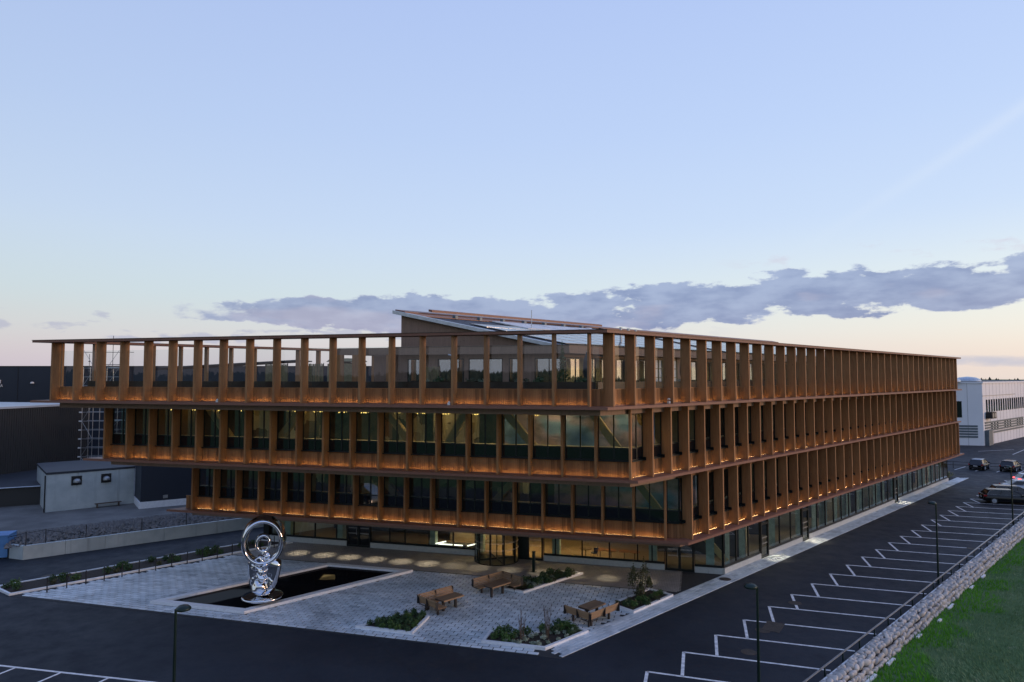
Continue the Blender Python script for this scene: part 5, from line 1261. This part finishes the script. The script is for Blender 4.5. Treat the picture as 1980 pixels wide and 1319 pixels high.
def car(loc, heading, paint, label, lit=False, wagon=True, L_=4.7, H_=1.46, roofm=None):
    t = thing('parked_car', label, 'car', (loc[0], loc[1], 0), heading, 'parked cars')
    hl = L_/2; W_ = .91
    def ring(x, w, z0, z1): 
        return [(x, -w, z0+.12), (x, -w*1.0, (z0+z1)/2), (x, -w*.97, z1-.10), (x, -w*.86, z1), (x, w*.86, z1), (x, w*.97, z1-.10), (x, w, (z0+z1)/2), (x, w, z0+.12), (x, w*.85, z0), (x, -w*.85, z0)]
    stn = [(-hl, .70, .40, .72), (-hl+.06, .80, .30, .86), (-hl+.3, .88, .24, .97), (-hl+1.0, W_, .20, .98), (0, W_, .20, .95), (hl-1.4, W_, .20, .92), (hl-.7, .88, .22, .86), (hl-.2, .80, .26, .74), (hl, .62, .34, .60)]
    vs = [p for s_ in stn for p in ring(*s_)]; n = 10
    fs = [(j*n+i, j*n+(i+1) % n, (j+1)*n+(i+1) % n, (j+1)*n+i) for j in range(len(stn)-1) for i in range(n)]+[tuple(range(n)), tuple(range((len(stn)-1)*n, len(stn)*n))[::-1]]
    part('body', MB().add(vs, fs).mesh('body', paint, True), t)
    xb0, xt0 = (-hl+.22, -hl+.62) if wagon else (-hl+.55, -hl+1.25)
    xt1, xb1 = .35, 1.25
    def cab(k, zt, e=0): return [(xb0-e, -.80-e, .94), (xb1+e, -.80-e, .90), (xb1+e, .80+e, .90), (xb0-e, .80+e, .94), (xt0, -.62, zt), (xt1, -.62, zt), (xt1, .62, zt), (xt0, .62, zt)]
    part('windows', MB().add(cab(0, H_-.05), [(0, 1, 5, 4), (1, 2, 6, 5), (2, 3, 7, 6), (3, 0, 4, 7)]).mesh('windows', 'dkglass'), t)
    rf = MB(); z = H_
    rv_ = [(xt0-.08, -.60, z-.06), (xt0+.05, -.50, z), (xt1-.1, -.50, z), (xt1+.06, -.60, z-.06)]
    rf.add([(a, b_, c_) for a, b_, c_ in rv_]+[(a, -b_, c_) for a, b_, c_ in rv_]+[(rv_[0][0], -.645, z-.09), (rv_[3][0], -.645, z-.09), (rv_[3][0], .645, z-.09), (rv_[0][0], .645, z-.09)],
           [(0, 1, 2, 3), (7, 6, 5, 4), (1, 5, 6, 2), (8, 0, 3, 9), (11, 10, 7, 4), (0, 8, 11, 4), (0, 4, 5, 1), (3, 2, 6, 7), (9, 3, 7, 10)])
    part('roof', rf.mesh('roof', roofm or paint, False), t)
    mb = MB()
    for sy in (-1, 1):
        for xb, xt in ((xb0, xt0), (xb0+1.25, xt0+1.1), (.15, .12), (xb1, xt1)): mb.tube((xb, sy*.805, .93), (xt, sy*.635, H_-.06), .035, 5)
        mb.tube((xt0-.05, sy*.64, H_-.05), (xt1, sy*.64, H_-.05), .03, 5)
    part('pillars', mb.mesh('pillars', paint), t)
    part('window_trim', MB().tube((xb0+.1, -.815, .97), (xb1-.1, -.815, .94), .014, 5).tube((xb0+.15, -.80, .98), (xt0+.02, -.655, H_-.09), .014, 5).tube((xt0, -.658, H_-.08), (xt1, -.658, H_-.08), .014, 5).mesh('trim', 'alu'), t)
    for sx in (-hl+.92, hl-.88):
        for sy in (-1, 1):
            wlm = T(sx, sy*.84, .33)
            w = part('wheel', cached('tyre', lambda: MB().tube((0, -.11, 0), (0, .11, 0), .33, 22).mesh('tyre', 'rubber')), t, wlm)
            sp_ = MB().tube((0, sy*.112, 0), (0, sy*.118, 0), .22, 18)
            for k in range(8):
                a = k*math.pi/4; sp_.tube((0, sy*.122, 0), (.21*math.cos(a), sy*.122, .21*math.sin(a)), .02, 4)
            obj('rim', sp_.mesh('rim', 'alu'), w, MW[t] @ wlm)
    for sy in (-1, 1):
        part('tail_light', MB().box(-hl-.0, -hl+.30, sy*.80-.10, sy*.80+.08, .74, .90).mesh('tail', 'taillit' if lit else 'tail'), t)
        part('mirror', MB().box(.95, 1.12, sy*.95-.09, sy*.95+.09, .93, 1.06).mesh('mirror', paint), t)
        part('headlight', MB().box(hl-.35, hl-.08, sy*.62-.16, sy*.62+.16, .60, .72).mesh('hl', 'alu'), t)
    part('number_plate', MB().box(-hl-.025, -hl-.005, -.26, .26, .56, .67).mesh('plate', 'whitepaint'), t)
    part('rear_bumper', MB().box(-hl-.03, -hl+.2, -.70, .70, .34, .50).mesh('bumper', 'rubber'), t)
    return t
hv = math.atan2(V.y, V.x)-.05
def at(p, h, d_, s_=0): return (p[0]+math.cos(h)*d_-math.sin(h)*s_, p[1]+math.sin(h)*d_+math.cos(h)*s_)
car(at((66.9, 97.3), hv, 1.3), hv, 'carblack', 'small black car with a pale roof parked nearest the office end', False, True, 4.0, 1.55, 'carsilver')
car(at((70.1, 95.6), hv, 1.6), hv, 'cargrey', 'dark hatchback, the middle one of three in front of the tube railing', False, True, 4.5, 1.5)
car(at((73.9, 93.9), hv, 1.6), hv, 'carblue', 'bright blue car with white side panel, right of the dark hatchback', False, False, 4.4, 1.36)
hp = math.atan2(-2.05, 6.2)
car((52.6, 71.9), hp, 'carblack', 'glossy black estate car with silver window trim, nearest in the bays', False, True, 4.85, 1.46)
car((54.9, 74.1), hp, 'cargrey', 'dark estate car with red tail lamp behind the nearest black estate', False, True, 4.75, 1.5)
car((59.4, 78.3), hp, 'carsilver', 'silver car with dark windows, third in the parking bays', False, False, 4.7, 1.44)
car((64.6, 83.3), hp, 'carwhite', 'white car with a glowing red tail lamp at the right edge', True, True, 4.4, 1.46)
hb = thing('low_hedge', 'short dark clipped hedge at the far end of the glass front', 'hedge', Q3(3.6, 78.4, 0), ang)
part('foliage', leafmesh('hedge_leaves', 'leaf', 1200, 1.6, .8, .09, 0, 'ball', 30), hb, Matrix.Diagonal((1.4, .5, 1, 1)))
part('stem', MB().box(-1.2, 1.2, -.2, .2, 0, .35).mesh('stem', 'bark'), hb)

# ------------------------------------------------------------------ things on the roof terrace
def reed(u, v, w, h, label, rz=0):
    t = thing('reed_screen', label, 'screen', Q3(u, v, 12.02), ax+rz, 'reed screens on the roof terrace'); n = max(5, int(w/.09))
    me = MB().tube((0, 0, .05), (0, 0, h), .038, 6).mesh('reed_stem', 'reed')
    for i in range(n): part('reed_stem', me, t, T(-w/2+(i+.5)*w/n, rnd.uniform(-.02, .02), rnd.uniform(-.05, .03)))
    part('frame', MB().box(-w/2-.03, -w/2, -.03, .03, 0, h+.05).box(w/2, w/2+.03, -.03, .03, 0, h+.05).box(-w/2, w/2, .04, .06, .3, .36).mesh('frame', 'bark'), t)
reed(23.6, 6.6, 1.3, 2.25, 'tall reed screen left of the pergola posts on the terrace'); reed(25.9, 6.4, .9, 2.05, 'narrow reed screen farther left on the terrace')
reed(13.3, 4.4, 1.0, 2.0, 'reed screen in front of the dark penthouse windows'); reed(29.2, 9.0, 1.8, 2.3, 'leftmost wide reed screen on the terrace')
t = thing('woven_kiosk', 'pale woven round kiosk standing left on the terrace', 'kiosk', Q3(30.5, 16, 12.02)); part('drum', MB().lathe([(1.5, 0), (1.5, 2.4), (.001, 2.55)], 24).mesh('drum', 'reed'), t); part('cap', MB().lathe([(1.6, 2.56), (1.3, 2.8), (.001, 2.85)], 24).mesh('cap', 'reed'), t)
lt = leafy_tree('potted_tree', 'slim potted evergreen tree on the terrace in front of the peach reflecting windows', Q3(4.55, 3.3, 12.02), [(0, 0, .55, .42, 1.6), (0, 0, 1.4, .20, 1.7)], .03, 'leaf', 420, .06)
part('pot', MB().lathe([(.22, 0), (.32, .5), (.28, .5), (.26, .42), (.001, .42)], 16).mesh('pot', 'dark'), lt)
def parasol(u, v, label):
    t = thing('folded_parasol', label, 'parasol', Q3(u, v, 12.02), 0, 'folded parasols on the terrace')
    part('canopy', MB().lathe([(.03, 1.0), (.14, 1.1), (.24, 1.7), (.20, 2.3), (.03, 2.75)], 10).mesh('canopy', 'intdark'), t); part('pole', MB().tube((0, 0, 0), (0, 0, 2.8), .03, 8).mesh('pole', 'steel'), t); part('foot', MB().lathe([(.3, 0), (.3, .08), (.001, .1)], 14).mesh('foot', 'dark'), t)
parasol(3.6, 4.0, 'folded dark parasol at the building corner of the terrace'); parasol(4.2, 15.2, 'folded dark parasol behind the third gap of the car park side')
for i, (u, v) in enumerate([(8.8, 2.7), (9.4, 2.6), (11.4, 2.7), (12.1, 2.6), (6.2, 2.6), (3.2, 2.9), (2.8, 12.2), (2.8, 18.5), (5.4, 2.6)]):
    t = thing('terrace_plant', '%s small pale leaved plant along the terrace parapet' % ORD[i], 'plant', Q3(u, v, 12.6), 0, 'small plants along the terrace parapet')
    part('foliage', shr[[2, 3, 0][i % 3]], t, T(0, 0, .35) @ Matrix.Scale(1.2, 4)); part('trough', MB().box(-.3, .3, -.15, .15, -.58, .40).mesh('trough', 'dark'), t)

# ------------------------------------------------------------------ bare tree and far forest
def bare_tree(p, H_, label):
    t = thing('bare_tree', label, 'tree', p); tk = MB().tube((0, 0, 0), (0, 0, H_*.35), .28, 8, 0, .2)
    part('trunk', tk.mesh('trunk', 'bark'), t); mb = MB(); r = random.Random(4)
    def grow(a, d_, l, rad, k):
        b_ = a+d_*l; mb.tube(a, b_, rad, 4, 0, rad*.6)
        if k == 0: return
        for _ in range(3):
            nd = (d_+Vector((r.uniform(-.7, .7), r.uniform(-.7, .7), r.uniform(-.15, .5)))).normalized(); grow(b_, nd, l*.72, rad*.6, k-1)
    for i in range(7):
        a = i*.9; grow(Vector((0, 0, H_*.33)), Vector((math.cos(a)*.7, math.sin(a)*.7, 1)).normalized(), H_*.17, .14, 4)
    part('crown', mb.mesh('crown', 'bark'), t)
bare_tree((138, 200, -.6), 17.5, 'large bare tree rising behind the white factory roof')
g = np.random.default_rng(3); vv = []; ff = []
for i in range(15000):
    a = g.uniform(0, 2*math.pi); r_ = 400+g.random()**1.2*170
    dg = math.degrees(a) % 360; hill = 2.0+(r_-400)/170*3.0+1.6*math.sin(a*9)+1.2*math.sin(a*23+1)
    back = max(0, math.cos(a-math.radians(205)))**2; hill += back*6
    x, y = r_*math.sin(a), r_*math.cos(a); h = g.uniform(6.5, 11.0); w = g.uniform(1.6, 3.2); k = len(vv); z0 = hill-1.5; n = 5
    o = g.uniform(0, 6)
    for lv_, (zz, ww) in enumerate(((0, w), (h*.45, w*.95), (h*.75, w*.5))):
        for j in range(n): b_ = o+2*math.pi*j/n+lv_*.5; s_ = ww*g.uniform(.7, 1.2); vv.append((x+s_*math.cos(b_), y+s_*math.sin(b_), z0+zz))
    vv.append((x, y, z0+h)); 
    for lv_ in (0, 1): ff += [(k+lv_*n+j, k+lv_*n+(j+1) % n, k+(lv_+1)*n+(j+1) % n, k+(lv_+1)*n+j) for j in range(n)]
    ff += [(k+2*n+j, k+2*n+(j+1) % n, k+3*n) for j in range(n)]
me = bpy.data.meshes.new('forest'); me.from_pydata(vv, [], ff); me.materials.append(M['forest'])
o = obj('forest', me, None, None, kind='stuff'); o['label'] = 'dark conifer forest along the horizon'; o['category'] = 'forest'
mb = MB(); n = 96; rings = []
for r_, z in ((385, -.7), (420, 2.5), (600, 4.5), (800, 3)):
    for i in range(n):
        a = 2*math.pi*i/n; back = max(0, math.cos(a-math.radians(205)))**2
        mb.v.append((r_*math.sin(a), r_*math.cos(a), z+(back*5 if r_ > 400 else 0)+(1.0*math.sin(a*9) if r_ > 400 else 0)))
for j in range(3):
    for i in range(n): mb.f.append((j*n+i, j*n+(i+1) % n, (j+1)*n+(i+1) % n, (j+1)*n+i)); mb.m.append(0)
obj('hills', mb.mesh('hills', 'forest'), None, None, kind='structure')
